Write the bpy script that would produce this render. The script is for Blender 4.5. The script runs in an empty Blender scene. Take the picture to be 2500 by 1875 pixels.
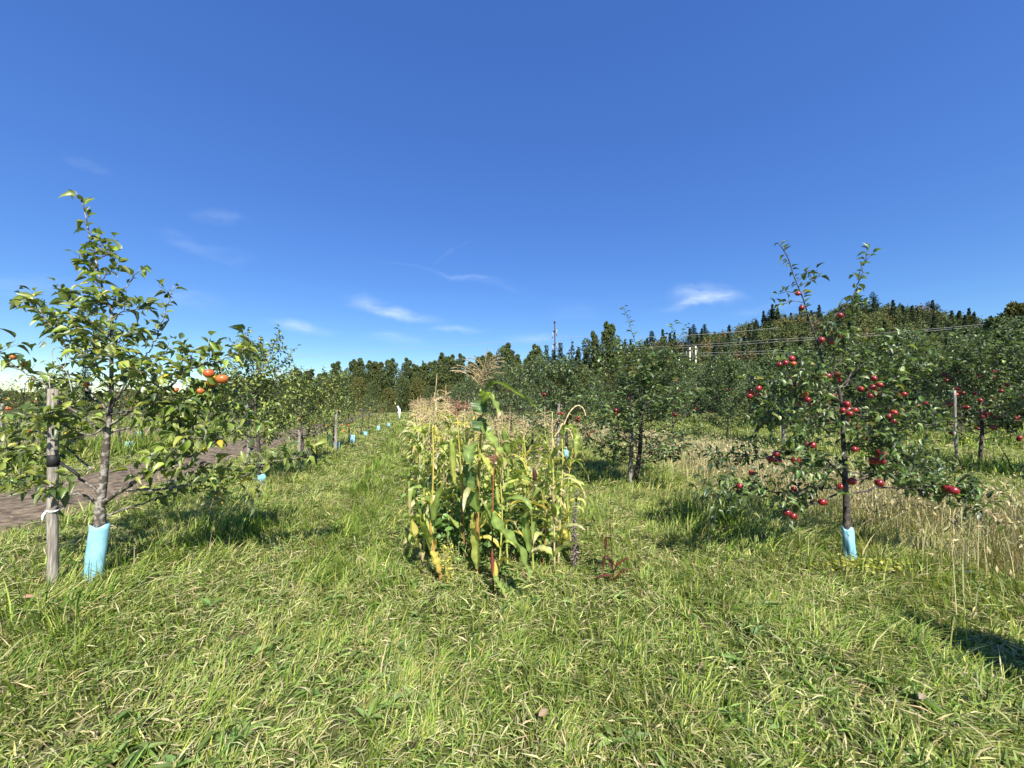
import bpy, bmesh, math, random
import numpy as np
from mathutils import Vector, Matrix, Euler

# ------------------------------------------------------------------ camera, sky, sun
scene = bpy.context.scene
COL = scene.collection
F = 960.0; CX = 1250.0; CY = 937.5; HC = 1.5
PITCH = math.atan((985 - CY) / F)
cam_d = bpy.data.cameras.new("camera"); cam = bpy.data.objects.new("camera", cam_d); COL.objects.link(cam)
cam_d.sensor_width = 36; cam_d.lens = F / 2500 * 36; cam_d.clip_start = 0.05; cam_d.clip_end = 6000
cam.location = (0, 0, HC); cam.rotation_euler = (math.pi / 2 + PITCH, 0, 0)
scene.camera = cam

SUN_EL = math.radians(45); SHADOW_AZ = math.radians(17)      # shadows run forward, 17 deg to the left
sdir = Vector((math.sin(SHADOW_AZ) * math.cos(SUN_EL), -math.cos(SHADOW_AZ) * math.cos(SUN_EL), math.sin(SUN_EL)))
sun_d = bpy.data.lights.new("sun", 'SUN'); sun_d.energy = 5.0; sun_d.angle = math.radians(0.5); sun_d.color = (1, .945, .86)
sun = bpy.data.objects.new("sun", sun_d); COL.objects.link(sun)
sun.rotation_euler = sdir.to_track_quat('Z', 'Y').to_euler(); sun.location = (10, -20, 30)

world = bpy.data.worlds.new("World"); scene.world = world; world.use_nodes = True
scene.view_settings.view_transform = 'Standard'; scene.view_settings.look = 'None'
scene.view_settings.exposure = 1.05; scene.view_settings.gamma = 1

def build_world():
    nt = world.node_tree; N = nt.nodes; L = nt.links; N.clear()
    out = N.new('ShaderNodeOutputWorld'); bg = N.new('ShaderNodeBackground'); L.new(bg.outputs[0], out.inputs[0])
    bg.inputs[1].default_value = 0.160
    sky = N.new('ShaderNodeTexSky'); sky.sky_type = 'NISHITA'; sky.sun_disc = False
    sky.sun_elevation = SUN_EL
    sky.sun_rotation = math.atan2(sdir.x, sdir.y)
    sky.air_density = 1.0; sky.dust_density = 0.0; sky.ozone_density = 3.5
    hs = N.new('ShaderNodeHueSaturation'); hs.inputs['Saturation'].default_value = 1.0; hs.inputs['Value'].default_value = 1.0
    L.new(sky.outputs[0], hs.inputs['Color'])
    # deepen the blue of the clear air: colour ratios raised to a power, brightness kept
    gm = N.new('ShaderNodeGamma'); gm.inputs['Gamma'].default_value = 1.72; L.new(hs.outputs[0], gm.inputs['Color'])
    sc = N.new('ShaderNodeSeparateColor'); L.new(hs.outputs[0], sc.inputs[0])
    pw = N.new('ShaderNodeMath'); pw.operation = 'POWER'; L.new(sc.outputs[2], pw.inputs[0]); pw.inputs[1].default_value = -1.12
    vs = N.new('ShaderNodeVectorMath'); vs.operation = 'SCALE'; L.new(gm.outputs[0], vs.inputs[0]); L.new(pw.outputs[0], vs.inputs['Scale'])
    tc = N.new('ShaderNodeTexCoord'); sep = N.new('ShaderNodeSeparateXYZ'); L.new(tc.outputs['Generated'], sep.inputs[0])
    def math_(op, a, b=None, c=None):
        m = N.new('ShaderNodeMath'); m.operation = op
        for i, v in enumerate((a, b, c)):
            if v is None: continue
            if isinstance(v, (int, float)): m.inputs[i].default_value = v
            else: L.new(v, m.inputs[i])
        return m.outputs[0]
    ysafe = math_('MAXIMUM', sep.outputs[1], 0.05)
    a = math_('DIVIDE', sep.outputs[0], ysafe); e = math_('DIVIDE', sep.outputs[2], ysafe)
    cmb = N.new('ShaderNodeCombineXYZ'); L.new(a, cmb.inputs[0]); L.new(e, cmb.inputs[1])
    wn = N.new('ShaderNodeTexNoise'); wn.inputs['Scale'].default_value = 7; wn.inputs['Detail'].default_value = 4
    L.new(cmb.outputs[0], wn.inputs['Vector'])
    wsub = N.new('ShaderNodeVectorMath'); wsub.operation = 'SUBTRACT'; L.new(wn.outputs['Color'], wsub.inputs[0]); wsub.inputs[1].default_value = (.5, .5, .5)
    wsc = N.new('ShaderNodeVectorMath'); wsc.operation = 'SCALE'; L.new(wsub.outputs[0], wsc.inputs[0]); wsc.inputs['Scale'].default_value = 0.07
    wadd = N.new('ShaderNodeVectorMath'); wadd.operation = 'ADD'; L.new(cmb.outputs[0], wadd.inputs[0]); L.new(wsc.outputs[0], wadd.inputs[1])
    # streaky texture of the cirrus
    stm = N.new('ShaderNodeMapping'); stm.inputs['Rotation'].default_value = (0, 0, .18); stm.inputs['Scale'].default_value = (9, 42, 1)
    L.new(wadd.outputs[0], stm.inputs['Vector'])
    st = N.new('ShaderNodeTexNoise'); st.inputs['Scale'].default_value = 1; st.inputs['Detail'].default_value = 6; st.inputs['Roughness'].default_value = .6
    L.new(stm.outputs[0], st.inputs['Vector'])
    # px, py, half-width px, half-height px, rotation deg (positive = rising to the right), strength
    clouds = [(215,402,46,10,-28,.15),(531,523,58,14,-5,.3),(452,592,60,13,-22,.22),(545,615,60,18,-8,.12),(30,708,140,20,-3,.22),
              (966,768,80,12,-13,.85),(915,745,60,20,-20,.4),(746,797,62,11,-4,.62),(700,790,40,9,0,.3),(1113,810,55,7,0,.55),(960,830,60,11,-4,.4),
              (1725,722,70,17,3,1.0),(1690,742,66,9,14,.7),(1294,830,60,13,4,.42),(1400,760,50,20,0,.14),(1860,745,60,9,20,.22),(440,730,90,18,-3,.3),
              (1090,665,150,3.5,-12,.15),(1097,618,66,4,40,.09),(1180,690,80,7,-16,.2),(120,690,90,14,0,.14),(1930,735,50,9,18,.25)]
    total = None
    for px, py, hw, hh, rot, s in clouds:
        u = (px - CX) / F; v = (CY - py) / F
        dy = math.cos(PITCH) - v * math.sin(PITCH); dz = math.sin(PITCH) + v * math.cos(PITCH)
        m = N.new('ShaderNodeMapping'); m.vector_type = 'TEXTURE'
        m.inputs['Location'].default_value = (u / dy, dz / dy, 0); m.inputs['Rotation'].default_value = (0, 0, math.radians(rot))
        m.inputs['Scale'].default_value = (hw * 1.9 / F, hh * 2.1 / F, 1)
        L.new(wadd.outputs[0], m.inputs['Vector'])
        ln = N.new('ShaderNodeVectorMath'); ln.operation = 'LENGTH'; L.new(m.outputs[0], ln.inputs[0])
        mr = N.new('ShaderNodeMapRange'); mr.interpolation_type = 'SMOOTHERSTEP'
        mr.inputs['From Min'].default_value = 1.0; mr.inputs['From Max'].default_value = 0.0
        mr.inputs['To Min'].default_value = 0; mr.inputs['To Max'].default_value = s * (.48 if s > .5 else .45)
        L.new(ln.outputs['Value'], mr.inputs['Value'])
        total = mr.outputs[0] if total is None else math_('ADD', total, mr.outputs[0])
    stn = N.new('ShaderNodeMapRange'); stn.inputs['From Min'].default_value = .28; stn.inputs['From Max'].default_value = .72
    stn.inputs['To Min'].default_value = .04; stn.inputs['To Max'].default_value = 1.1
    L.new(st.outputs['Fac'], stn.inputs['Value'])
    fac = math_('MULTIPLY', total, stn.outputs[0])
    fac = math_('MULTIPLY', fac, math_('GREATER_THAN', sep.outputs[1], .06))
    fac = math_('MINIMUM', math_('MULTIPLY', fac, .8), .9)
    mix = N.new('ShaderNodeMix'); mix.data_type = 'RGBA'; L.new(fac, mix.inputs['Factor'])
    L.new(vs.outputs[0], mix.inputs['A']); mix.inputs['B'].default_value = (3.5, 3.85, 4.1, 1)
    L.new(mix.outputs['Result'], bg.inputs[0])
build_world()

# ------------------------------------------------------------------ helpers
random.seed(11); rng = np.random.default_rng(5)
def ray(px, py):
    u = (px - CX) / F; v = (CY - py) / F
    return Vector((u, math.cos(PITCH) - v * math.sin(PITCH), math.sin(PITCH) + v * math.cos(PITCH)))
def P(px, py, d):
    r = ray(px, py); t = d / r.y
    return np.array((r.x * t, d, HC + r.z * t))
def G(px, py):
    r = ray(px, py); t = -HC / r.z
    return np.array((r.x * t, r.y * t, 0.0))
def gz(x, y):
    return .025 * np.sin(x * .9 + 1.3) * np.sin(y * .7) + .012 * np.sin(x * 2.3 + y * 1.7)

def tag(o, label=None, cat=None, group=None, kind=None):
    if label: o['label'] = label
    if cat: o['category'] = cat
    if group: o['group'] = group
    if kind: o['kind'] = kind
    return o
def empty(name, loc, label, cat, group=None):
    o = bpy.data.objects.new(name, None); COL.objects.link(o); o.location = loc; o.empty_display_size = .2
    return tag(o, label, cat, group)

class Acc:
    def __init__(s): s.V = []; s.T = []; s.Q = []; s.C = []; s.n = 0
    def add(s, V, T=None, Q=None, C=(.1, .1, .1)):
        V = np.asarray(V, float); k = len(V)
        C = np.asarray(C, float)
        if C.ndim == 1: C = np.tile(C, (k, 1))
        s.V.append(V); s.C.append(C)
        if T is not None and len(T): s.T.append(np.asarray(T, int) + s.n)
        if Q is not None and len(Q): s.Q.append(np.asarray(Q, int) + s.n)
        s.n += k
    def build(s, name, mat, parent=None, smooth=False, origin=None):
        V = np.concatenate(s.V) if s.V else np.zeros((0, 3)); C = np.concatenate(s.C) if s.C else np.zeros((0, 3))
        if origin is not None: V = V - np.asarray(origin, float)
        T = np.concatenate(s.T) if s.T else np.zeros((0, 3), int); Q = np.concatenate(s.Q) if s.Q else np.zeros((0, 4), int)
        me = bpy.data.meshes.new(name)
        me.vertices.add(len(V)); me.vertices.foreach_set('co', V.astype(np.float32).ravel())
        nl = len(T) * 3 + len(Q) * 4; me.loops.add(nl)
        me.loops.foreach_set('vertex_index', np.concatenate([T.ravel(), Q.ravel()]).astype(np.int32))
        npol = len(T) + len(Q); me.polygons.add(npol)
        starts = np.concatenate([np.arange(len(T)) * 3, len(T) * 3 + np.arange(len(Q)) * 4]).astype(np.int32)
        me.polygons.foreach_set('loop_start', starts)
        if smooth: me.polygons.foreach_set('use_smooth', np.ones(npol, bool))
        me.update(calc_edges=True)
        at = me.attributes.new('col', 'FLOAT_COLOR', 'POINT')
        at.data.foreach_set('color', np.concatenate([C, np.ones((len(C), 1))], 1).astype(np.float32).ravel())
        me.materials.append(mat)
        o = bpy.data.objects.new(name, me); COL.objects.link(o)
        if origin is not None and parent is None: o.location = origin
        if parent is not None: o.parent = parent
        return o

def nrm(a): return a / np.maximum(np.linalg.norm(a, axis=-1, keepdims=True), 1e-9)
def tube(acc, pts, rad, sides=6, col=(.1, .1, .1), cap=True):
    pts = np.asarray(pts, float); n = len(pts); rad = np.broadcast_to(np.asarray(rad, float), (n,))
    tan = nrm(np.gradient(pts, axis=0)); up = np.array((0.31, .95, .1)) if abs(tan[0][2]) > .6 else np.array((0., 0, 1))
    V = []; a = np.arange(sides) * 2 * math.pi / sides
    prev = nrm(np.cross(tan[0], up))
    for i in range(n):
        u = prev - tan[i] * np.dot(prev, tan[i]); u = nrm(u); w = np.cross(tan[i], u); prev = u
        V.append(pts[i] + rad[i] * (np.cos(a)[:, None] * u + np.sin(a)[:, None] * w))
    V = np.concatenate(V); Q = []
    for i in range(n - 1):
        for j in range(sides):
            k = (j + 1) % sides
            Q.append((i * sides + j, i * sides + k, (i + 1) * sides + k, (i + 1) * sides + j))
    col = np.asarray(col, float)
    C = np.repeat(col, sides, 0) if col.ndim == 2 else col
    T = []
    if cap:
        V = np.concatenate([V, pts[-1:], pts[:1]]); m = n * sides
        for j in range(sides):
            k = (j + 1) % sides; T.append(((n - 1) * sides + j, (n - 1) * sides + k, m)); T.append((k, j, m + 1))
        if col.ndim == 2: C = np.concatenate([C, col[-1:], col[:1]])
    acc.add(V, T, Q, C)

def spline(pts, n=6):
    """Catmull-Rom through pts"""
    p = np.asarray(pts, float)
    if len(p) < 3: return np.array([p[0] + (p[-1] - p[0]) * t for t in np.linspace(0, 1, n + 1)])
    p = np.concatenate([[2 * p[0] - p[1]], p, [2 * p[-1] - p[-2]]]); out = []
    for i in range(1, len(p) - 2):
        for t in np.arange(n) / n:
            out.append(.5 * ((2 * p[i]) + (-p[i-1] + p[i+1]) * t + (2*p[i-1] - 5*p[i] + 4*p[i+1] - p[i+2]) * t*t + (-p[i-1] + 3*p[i] - 3*p[i+1] + p[i+2]) * t**3))
    out.append(p[-2]); return np.array(out)

# leaf templates: x across, y along, z normal
def leaf_tmpl(curl=.35, fold=.22, seg=((0,.0),(.18,.62),(.45,1.),(.75,.62),(1.,0))):
    V = []; 
    for i, (y, w) in enumerate(seg):
        z = -curl * y * y
        if w == 0: V.append((0, y, z))
        else: V += [(-w / 2, y, z + fold * w / 2), (0, y, z), (w / 2, y, z + fold * w / 2)]
    T = [(0, 2, 1), (0, 3, 2)]; Q = []
    m = len(seg) - 2
    for i in range(m - 1):
        b = 1 + 3 * i; Q += [(b, b+1, b+4, b+3), (b+1, b+2, b+5, b+4)]
    b = 1 + 3 * (m - 1); T += [(b, b+1, b+3), (b+1, b+2, b+3)]
    return np.array(V), np.array(T), np.array(Q)
LEAF_HI = [leaf_tmpl(.45, .5), leaf_tmpl(.15, .35), leaf_tmpl(.7, .7)]
LEAF_MID = (np.array([(0,0,0), (-.5,.45,.12), (.5,.45,.12), (0,.5,-.03), (0,1,-.25)]), np.array([(0,3,1),(0,2,3),(1,3,4),(3,2,4)]), np.zeros((0,4), int))
LEAF_LO = (np.array([(0,0,0), (-.5,.45,.08), (.5,.45,.08), (0,1,-.15)]), np.array([(0,2,1),(1,2,3)]), np.zeros((0,4), int))
def scatter(acc, tm, pos, d, nr, ln, wd, col, vmul=None):
    V, T, Q = tm; n = len(pos); k = len(V)
    d = nrm(d); x = nrm(np.cross(d, nr)); z = np.cross(x, d)
    ln = np.broadcast_to(ln, (n,)); wd = np.broadcast_to(wd, (n,))
    W = pos[:, None, :] + V[None, :, 0:1] * wd[:, None, None] * x[:, None] + V[None, :, 1:2] * ln[:, None, None] * d[:, None] + V[None, :, 2:3] * ln[:, None, None] * z[:, None]
    off = (np.arange(n) * k)[:, None, None]
    C = np.repeat(np.broadcast_to(col, (n, 3)), k, 0)
    if vmul is not None: C = C * np.tile(vmul, n)[:, None]
    acc.add(W.reshape(-1, 3), (T[None] + off).reshape(-1, 3) if len(T) else None, (Q[None] + off).reshape(-1, 4) if len(Q) else None, C)
def rdir(n): return nrm(rng.normal(size=(n, 3)))
def pick(cols, w, n, jit=.18):
    cols = np.asarray(cols, float); w = np.asarray(w, float); i = rng.choice(len(cols), n, p=w / w.sum())
    return cols[i] * np.exp(rng.normal(0, jit, (n, 1))) * np.exp(rng.normal(0, jit * .3, (n, 3)))
def vnoise(x, y, s, seed=0):
    x = np.asarray(x) / s; y = np.asarray(y) / s
    xi = np.floor(x).astype(int); yi = np.floor(y).astype(int); fx = x - xi; fy = y - yi
    fx = fx * fx * (3 - 2 * fx); fy = fy * fy * (3 - 2 * fy)
    def h(a, b):
        v = np.sin(a * 127.1 + b * 311.7 + seed * 74.7) * 43758.5453; return v - np.floor(v)
    return (h(xi, yi) * (1 - fx) + h(xi+1, yi) * fx) * (1 - fy) + (h(xi, yi+1) * (1 - fx) + h(xi+1, yi+1) * fx) * fy

# ------------------------------------------------------------------ materials
def mat_veg(name, trans=.35, rough=.5, spec=.35, back=None, tboost=1.3):
    m = bpy.data.materials.new(name); m.use_nodes = True; nt = m.node_tree; N = nt.nodes; L = nt.links; N.clear()
    out = N.new('ShaderNodeOutputMaterial'); pb = N.new('ShaderNodeBsdfPrincipled'); tr = N.new('ShaderNodeBsdfTranslucent'); mx = N.new('ShaderNodeMixShader')
    at = N.new('ShaderNodeAttribute'); at.attribute_name = 'col'
    src = at.outputs['Color']
    if back:
        gm = N.new('ShaderNodeNewGeometry'); mc = N.new('ShaderNodeMix'); mc.data_type = 'RGBA'
        fm = N.new('ShaderNodeMath'); fm.operation = 'MULTIPLY'; L.new(gm.outputs['Backfacing'], fm.inputs[0]); fm.inputs[1].default_value = back[3]
        L.new(fm.outputs[0], mc.inputs['Factor']); L.new(src, mc.inputs['A']); mc.inputs['B'].default_value = (*back[:3], 1); src = mc.outputs['Result']
    L.new(src, pb.inputs['Base Color']); pb.inputs['Roughness'].default_value = rough; pb.inputs['Specular IOR Level'].default_value = spec
    g = N.new('ShaderNodeMix'); g.data_type = 'RGBA'; g.blend_type = 'MULTIPLY'; g.inputs['Factor'].default_value = 1
    L.new(at.outputs['Color'], g.inputs['A']); g.inputs['B'].default_value = (tboost * 1.1, tboost * 1.15, tboost * .55, 1)
    L.new(g.outputs['Result'], tr.inputs['Color'])
    mx.inputs[0].default_value = trans; L.new(pb.outputs[0], mx.inputs[1]); L.new(tr.outputs[0], mx.inputs[2]); L.new(mx.outputs[0], out.inputs[0])
    return m
def mat_plain(name, col, rough=.7, col2=None, scale=8, detail=4, bump=0, spec=.3, stretch=(1,1,1), attr=False, lo=.4, hi=.65):
    m = bpy.data.materials.new(name); m.use_nodes = True; nt = m.node_tree; N = nt.nodes; L = nt.links
    pb = N['Principled BSDF']; pb.inputs['Roughness'].default_value = rough; pb.inputs['Specular IOR Level'].default_value = spec
    pb.inputs['Base Color'].default_value = (*col, 1)
    if col2 is not None or bump:
        tc = N.new('ShaderNodeTexCoord'); mp = N.new('ShaderNodeMapping'); mp.inputs['Scale'].default_value = stretch
        L.new(tc.outputs['Object'], mp.inputs[0]); nz = N.new('ShaderNodeTexNoise'); nz.inputs['Scale'].default_value = scale; nz.inputs['Detail'].default_value = detail
        L.new(mp.outputs[0], nz.inputs['Vector'])
        if col2 is not None:
            cr = N.new('ShaderNodeValToRGB'); cr.color_ramp.elements[0].position = lo; cr.color_ramp.elements[1].position = hi
            cr.color_ramp.elements[0].color = (*col, 1); cr.color_ramp.elements[1].color = (*col2, 1); L.new(nz.outputs['Fac'], cr.inputs[0])
            L.new(cr.outputs[0], pb.inputs['Base Color'])
        if bump:
            b = N.new('ShaderNodeBump'); b.inputs['Strength'].default_value = bump; b.inputs['Distance'].default_value = .01
            L.new(nz.outputs['Fac'], b.inputs['Height']); L.new(b.outputs[0], pb.inputs['Normal'])
    if attr:
        at = N.new('ShaderNodeAttribute'); at.attribute_name = 'col'; L.new(at.outputs['Color'], pb.inputs['Base Color'])
    return m
M_LEAF = mat_veg('apple_leaf', .28, .40, .5, back=(.22, .26, .17, .5))
M_GRASS = mat_veg('grass_blade', .32, .5, .3)
M_FAR = mat_veg('far_foliage', .18, .8, .1, tboost=1.0)
M_CORN = mat_veg('corn_leaf', .38, .4, .45)
M_STRAW = mat_veg('straw', .2, .7, .2, tboost=1.0)
M_STALK = mat_plain('stalk', (.2, .2, .05), .5, attr=True)
M_BARK = mat_plain('bark', (.075, .06, .048), .85, (.30, .28, .24), 26, 5, .6, lo=.46, hi=.62)
M_BARKD = mat_plain('dark_bark', (.04, .032, .026), .85, (.12, .105, .09), 22, 5, .6)
M_WOOD = mat_plain('weathered_wood', (.17, .145, .115), .85, (.36, .33, .28), 14, 6, .5, stretch=(6, 6, .5))
M_GUARD = mat_plain('blue_plastic', (.20, .43, .52), .42, (.30, .57, .67), 9, 6, .3, spec=.5)
M_WHITE = mat_plain('white_cloth', (.75, .76, .8), .7)
M_BLACK = mat_plain('black_rubber', (.018, .018, .018), .6)
M_SOIL = mat_plain('tilled_soil', (.075, .056, .036), .95, (.215, .165, .105), 9, 12, 1.0)
M_PWHITE = mat_plain('white_paint', (.8, .8, .76), .6)

def mat_apple():
    m = bpy.data.materials.new('apple_skin'); m.use_nodes = True; nt = m.node_tree; N = nt.nodes; L = nt.links
    pb = N['Principled BSDF']; pb.inputs['Roughness'].default_value = .3
    at = N.new('ShaderNodeAttribute'); at.attribute_name = 'col'
    tc = N.new('ShaderNodeTexCoord'); mp = N.new('ShaderNodeMapping'); mp.inputs['Scale'].default_value = (2.2, 2.2, .6)
    oi = N.new('ShaderNodeObjectInfo'); ad = N.new('ShaderNodeVectorMath'); ad.operation = 'ADD'
    L.new(tc.outputs['Object'], mp.inputs[0]); L.new(mp.outputs[0], ad.inputs[0]); L.new(oi.outputs['Random'], ad.inputs[1])
    nz = N.new('ShaderNodeTexNoise'); nz.inputs['Scale'].default_value = 1.2; nz.inputs['Detail'].default_value = 5; L.new(ad.outputs[0], nz.inputs['Vector'])
    mr = N.new('ShaderNodeMapRange'); mr.inputs['From Min'].default_value = .45; mr.inputs['From Max'].default_value = .7; mr.inputs['To Max'].default_value = .3
    L.new(nz.outputs['Fac'], mr.inputs['Value'])
    mx = N.new('ShaderNodeMix'); mx.data_type = 'RGBA'; L.new(mr.outputs[0], mx.inputs['Factor']); L.new(at.outputs['Color'], mx.inputs['A']); mx.inputs['B'].default_value = (.42, .13, .05, 1)
    L.new(mx.outputs['Result'], pb.inputs['Base Color']); return m
M_APPLE = mat_apple()

# ------------------------------------------------------------------ ground
def s_of(x, y): return x + .26 * y                 # across-row coordinate: tree rows run along s = constant
def build_ground():
    m = bpy.data.materials.new('meadow_ground'); m.use_nodes = True; nt = m.node_tree; N = nt.nodes; L = nt.links
    pb = N['Principled BSDF']; pb.inputs['Roughness'].default_value = .95; pb.inputs['Specular IOR Level'].default_value = .1
    tc = N.new('ShaderNodeTexCoord')
    def noise(s, d=6, st=(1,1,1)):
        mp = N.new('ShaderNodeMapping'); mp.inputs['Scale'].default_value = st; L.new(tc.outputs['Object'], mp.inputs[0])
        n = N.new('ShaderNodeTexNoise'); n.inputs['Scale'].default_value = s; n.inputs['Detail'].default_value = d; L.new(mp.outputs[0], n.inputs['Vector']); return n.outputs['Fac']
    def ramp(f, a, b, ca, cb):
        r = N.new('ShaderNodeValToRGB'); r.color_ramp.elements[0].position = a; r.color_ramp.elements[1].position = b
        r.color_ramp.elements[0].color = (*ca, 1); r.color_ramp.elements[1].color = (*cb, 1); L.new(f, r.inputs[0]); return r.outputs[0]
    fine = ramp(noise(60, 10), .38, .68, (.022, .02, .010), (.11, .11, .04))
    big = ramp(noise(.5, 8), .4, .62, (.05, .06, .02), (.10, .11, .04))
    mx = N.new('ShaderNodeMix'); mx.data_type = 'RGBA'; mx.inputs['Factor'].default_value = .5; L.new(fine, mx.inputs['A']); L.new(big, mx.inputs['B'])
    L.new(mx.outputs['Result'], pb.inputs['Base Color'])
    r = np.concatenate([np.linspace(.3, 12, 60), np.geomspace(12.6, 900, 50)]); a = np.linspace(0, 2 * math.pi, 181)[:-1]
    V = [(0, 0, gz(0, 0))]
    for q in r:
        fade = 1 if q < 60 else max(0, 1 - (q - 60) / 100)
        x = q * np.cos(a); y = q * np.sin(a); z = gz(x, y) * fade; V += list(zip(x, y, z))
    n = len(a); T = [(0, 1 + j, 1 + (j + 1) % n) for j in range(n)]; Q = []
    for i in range(len(r) - 1):
        for j in range(n):
            k = (j + 1) % n; Q.append((1 + i*n + j, 1 + (i+1)*n + j, 1 + (i+1)*n + k, 1 + i*n + k))
    ac = Acc(); ac.add(V, T, Q); o = ac.build('ground', m, smooth=True); tag(o, kind='structure')
build_ground()
def build_strip(s0, s1, y0, y1, name):
    ny = 260; ns = 26; Y = np.linspace(y0, y1, ny); V = []
    for yy in Y:
        for i, s in enumerate(np.linspace(s0, s1, ns)):
            ed = min(i, ns - 1 - i) / 4; e = min(1, ed)
            s2 = s + .22 * (vnoise(yy, s, .8, 3) - .5) * (1 - e) * 2
            x = s2 - .26 * yy; V.append((x, yy, gz(x, yy) + .004 + e * (.012 + .07 * vnoise(x, yy, .26, 1) + .045 * vnoise(x, yy, .1, 2))))
    Q = [(i*ns + j, i*ns + j + 1, (i+1)*ns + j + 1, (i+1)*ns + j) for i in range(ny - 1) for j in range(ns - 1)]
    ac = Acc(); ac.add(V, None, Q); o = ac.build(name, M_SOIL, smooth=True); tag(o, kind='structure')
build_strip(-6.7, -4.55, 2.0, 60, 'soil_path')
build_strip(-15.5, -12.9, 6.0, 60, 'soil_path')

# ------------------------------------------------------------------ grass (stuff)
GREEN = [(.115, .19, .026), (.20, .285, .04), (.34, .395, .08), (.46, .44, .16), (.5, .43, .24), (.05, .09, .022)]
def blades(acc, x, y, h, w, lean, col, segs=3):
    n = len(x); az = 6.3 * vnoise(x, y, .23, 51) + 4 * vnoise(x, y, 1.1, 52) + rng.normal(0, .75, n); tw = rng.uniform(0, math.pi, n)
    dirx = np.stack([np.cos(az), np.sin(az), np.zeros(n)], 1); sx = np.stack([-np.sin(az + tw * .4), np.cos(az + tw * .4), np.zeros(n)], 1)
    base = np.stack([x, y, gz(x, y) - .01], 1)
    ts = {3: (0, .4, .75, 1), 2: (0, .5, 1)}[segs]; V = []
    for t in ts:
        # bends outward: horizontal travel grows, height gained shrinks with lean
        hor = h * lean * (t ** 1.6); ver = h * np.maximum(t * (1 - .38 * lean * t), 0) * (1 - .25 * lean)
        c = base + dirx * hor[:, None] + np.array((0, 0, 1.)) * ver[:, None]
        ww = w * (1 - t) ** .55 * .5
        if t < 1: V += [c - sx * ww[:, None], c + sx * ww[:, None]]
        else: V.append(c)
    k = len(V); V = np.stack(V, 1).reshape(-1, 3); off = (np.arange(n) * k)[:, None, None]
    if segs == 3: Q = np.array([(0,1,3,2), (2,3,5,4)]); T = np.array([(4,5,6)])
    else: Q = np.array([(0,1,3,2)]); T = np.array([(2,3,4)])
    acc.add(V, (T[None] + off).reshape(-1, 3), (Q[None] + off).reshape(-1, 4), np.repeat(col, k, 0))
def zone(x, y):
    """height factor, dryness, density factor"""
    s = s_of(x, y); h = np.full(len(x), 1.0); dry = np.full(len(x), 0.0); den = np.full(len(x), 1.0)
    def band(c, w, soft=.35): return np.clip(1 - (np.abs(s + .3 * (vnoise(x, y, .9, 7) - .5) - c) - w) / soft, 0, 1)
    near = y > 2.6
    for c, w, hh in ((-2.75, .5, .45), (4.3, .6, .5), (-9.6, 1.0, 3.0), (12.9, .8, 1.6), (21, 1, 2.4), (-17, 1, 2.6)):
        b = band(c, w) * near; h += b * hh * (.45 + .9 * vnoise(x, y, .45, 9))
    b = np.clip(1 - np.hypot(x + 2.95, (y - 4.65) * .8) / .95, 0, 1); h += b * 1.6; dry -= .3 * b
    b = np.clip(1 - np.hypot(x - 2.3, (y - 4.7) * .8) / .9, 0, 1); h += b * .9; dry -= .25 * b
    b = band(-.4, .3) * (y > 3.2); h += b * .9; dry -= .5 * b; den *= 1 + .3 * b
    b = band(.75, 1.0) * (y > 2.9); h *= 1 - .4 * b; 
    lane = np.clip(1 - np.abs(s + 1.1) / 1.2, 0, 1); h *= 1 - .2 * lane; dry += lane * (y > 3.5) * (.35 * (vnoise(x, y, .7, 61) - .5) - .16) + .1 * (np.abs(s + 1.1) < .5)
    sc_ = np.clip(6.5 + .19 * (y - 4), 6.2, 8.3); b = np.clip(1.6 - np.abs(s - sc_) / 1.1, 0, 1) * (y > 1.6); h += b * .5; dry += b * .95; den *= 1 - .45 * b
    pt = (vnoise(x, y, .38, 77) > .8) & (y < 9); den *= np.where(pt, .75, 1); dry += .3 * pt; h *= np.where(pt, .6, 1)
    for c, w in ((-5.62, .9), (-14.2, 1.1)): b = band(c, w, .25) * (y > 1.9); den *= 1 - .9 * b * (.75 + .33 * (vnoise(x, y, .6, 88) > .35)); dry += b * .5; h *= 1 - .3 * b
    mow = np.clip(1 - np.abs(s + 7.6) / .9, 0, 1) + np.clip(1 - np.abs(s - 9.6) / 2, 0, 1); dry += .18 * mow
    for c in (-2.75, 4.3): dry += .22 * band(c, .25) 
    dry += .5 * (vnoise(x, y, 1.3, 21) - .5) + .45 * (vnoise(x, y, .35, 22) - .5)
    h *= .65 + .75 * vnoise(x, y, .5, 5)
    return h, dry, den
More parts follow.
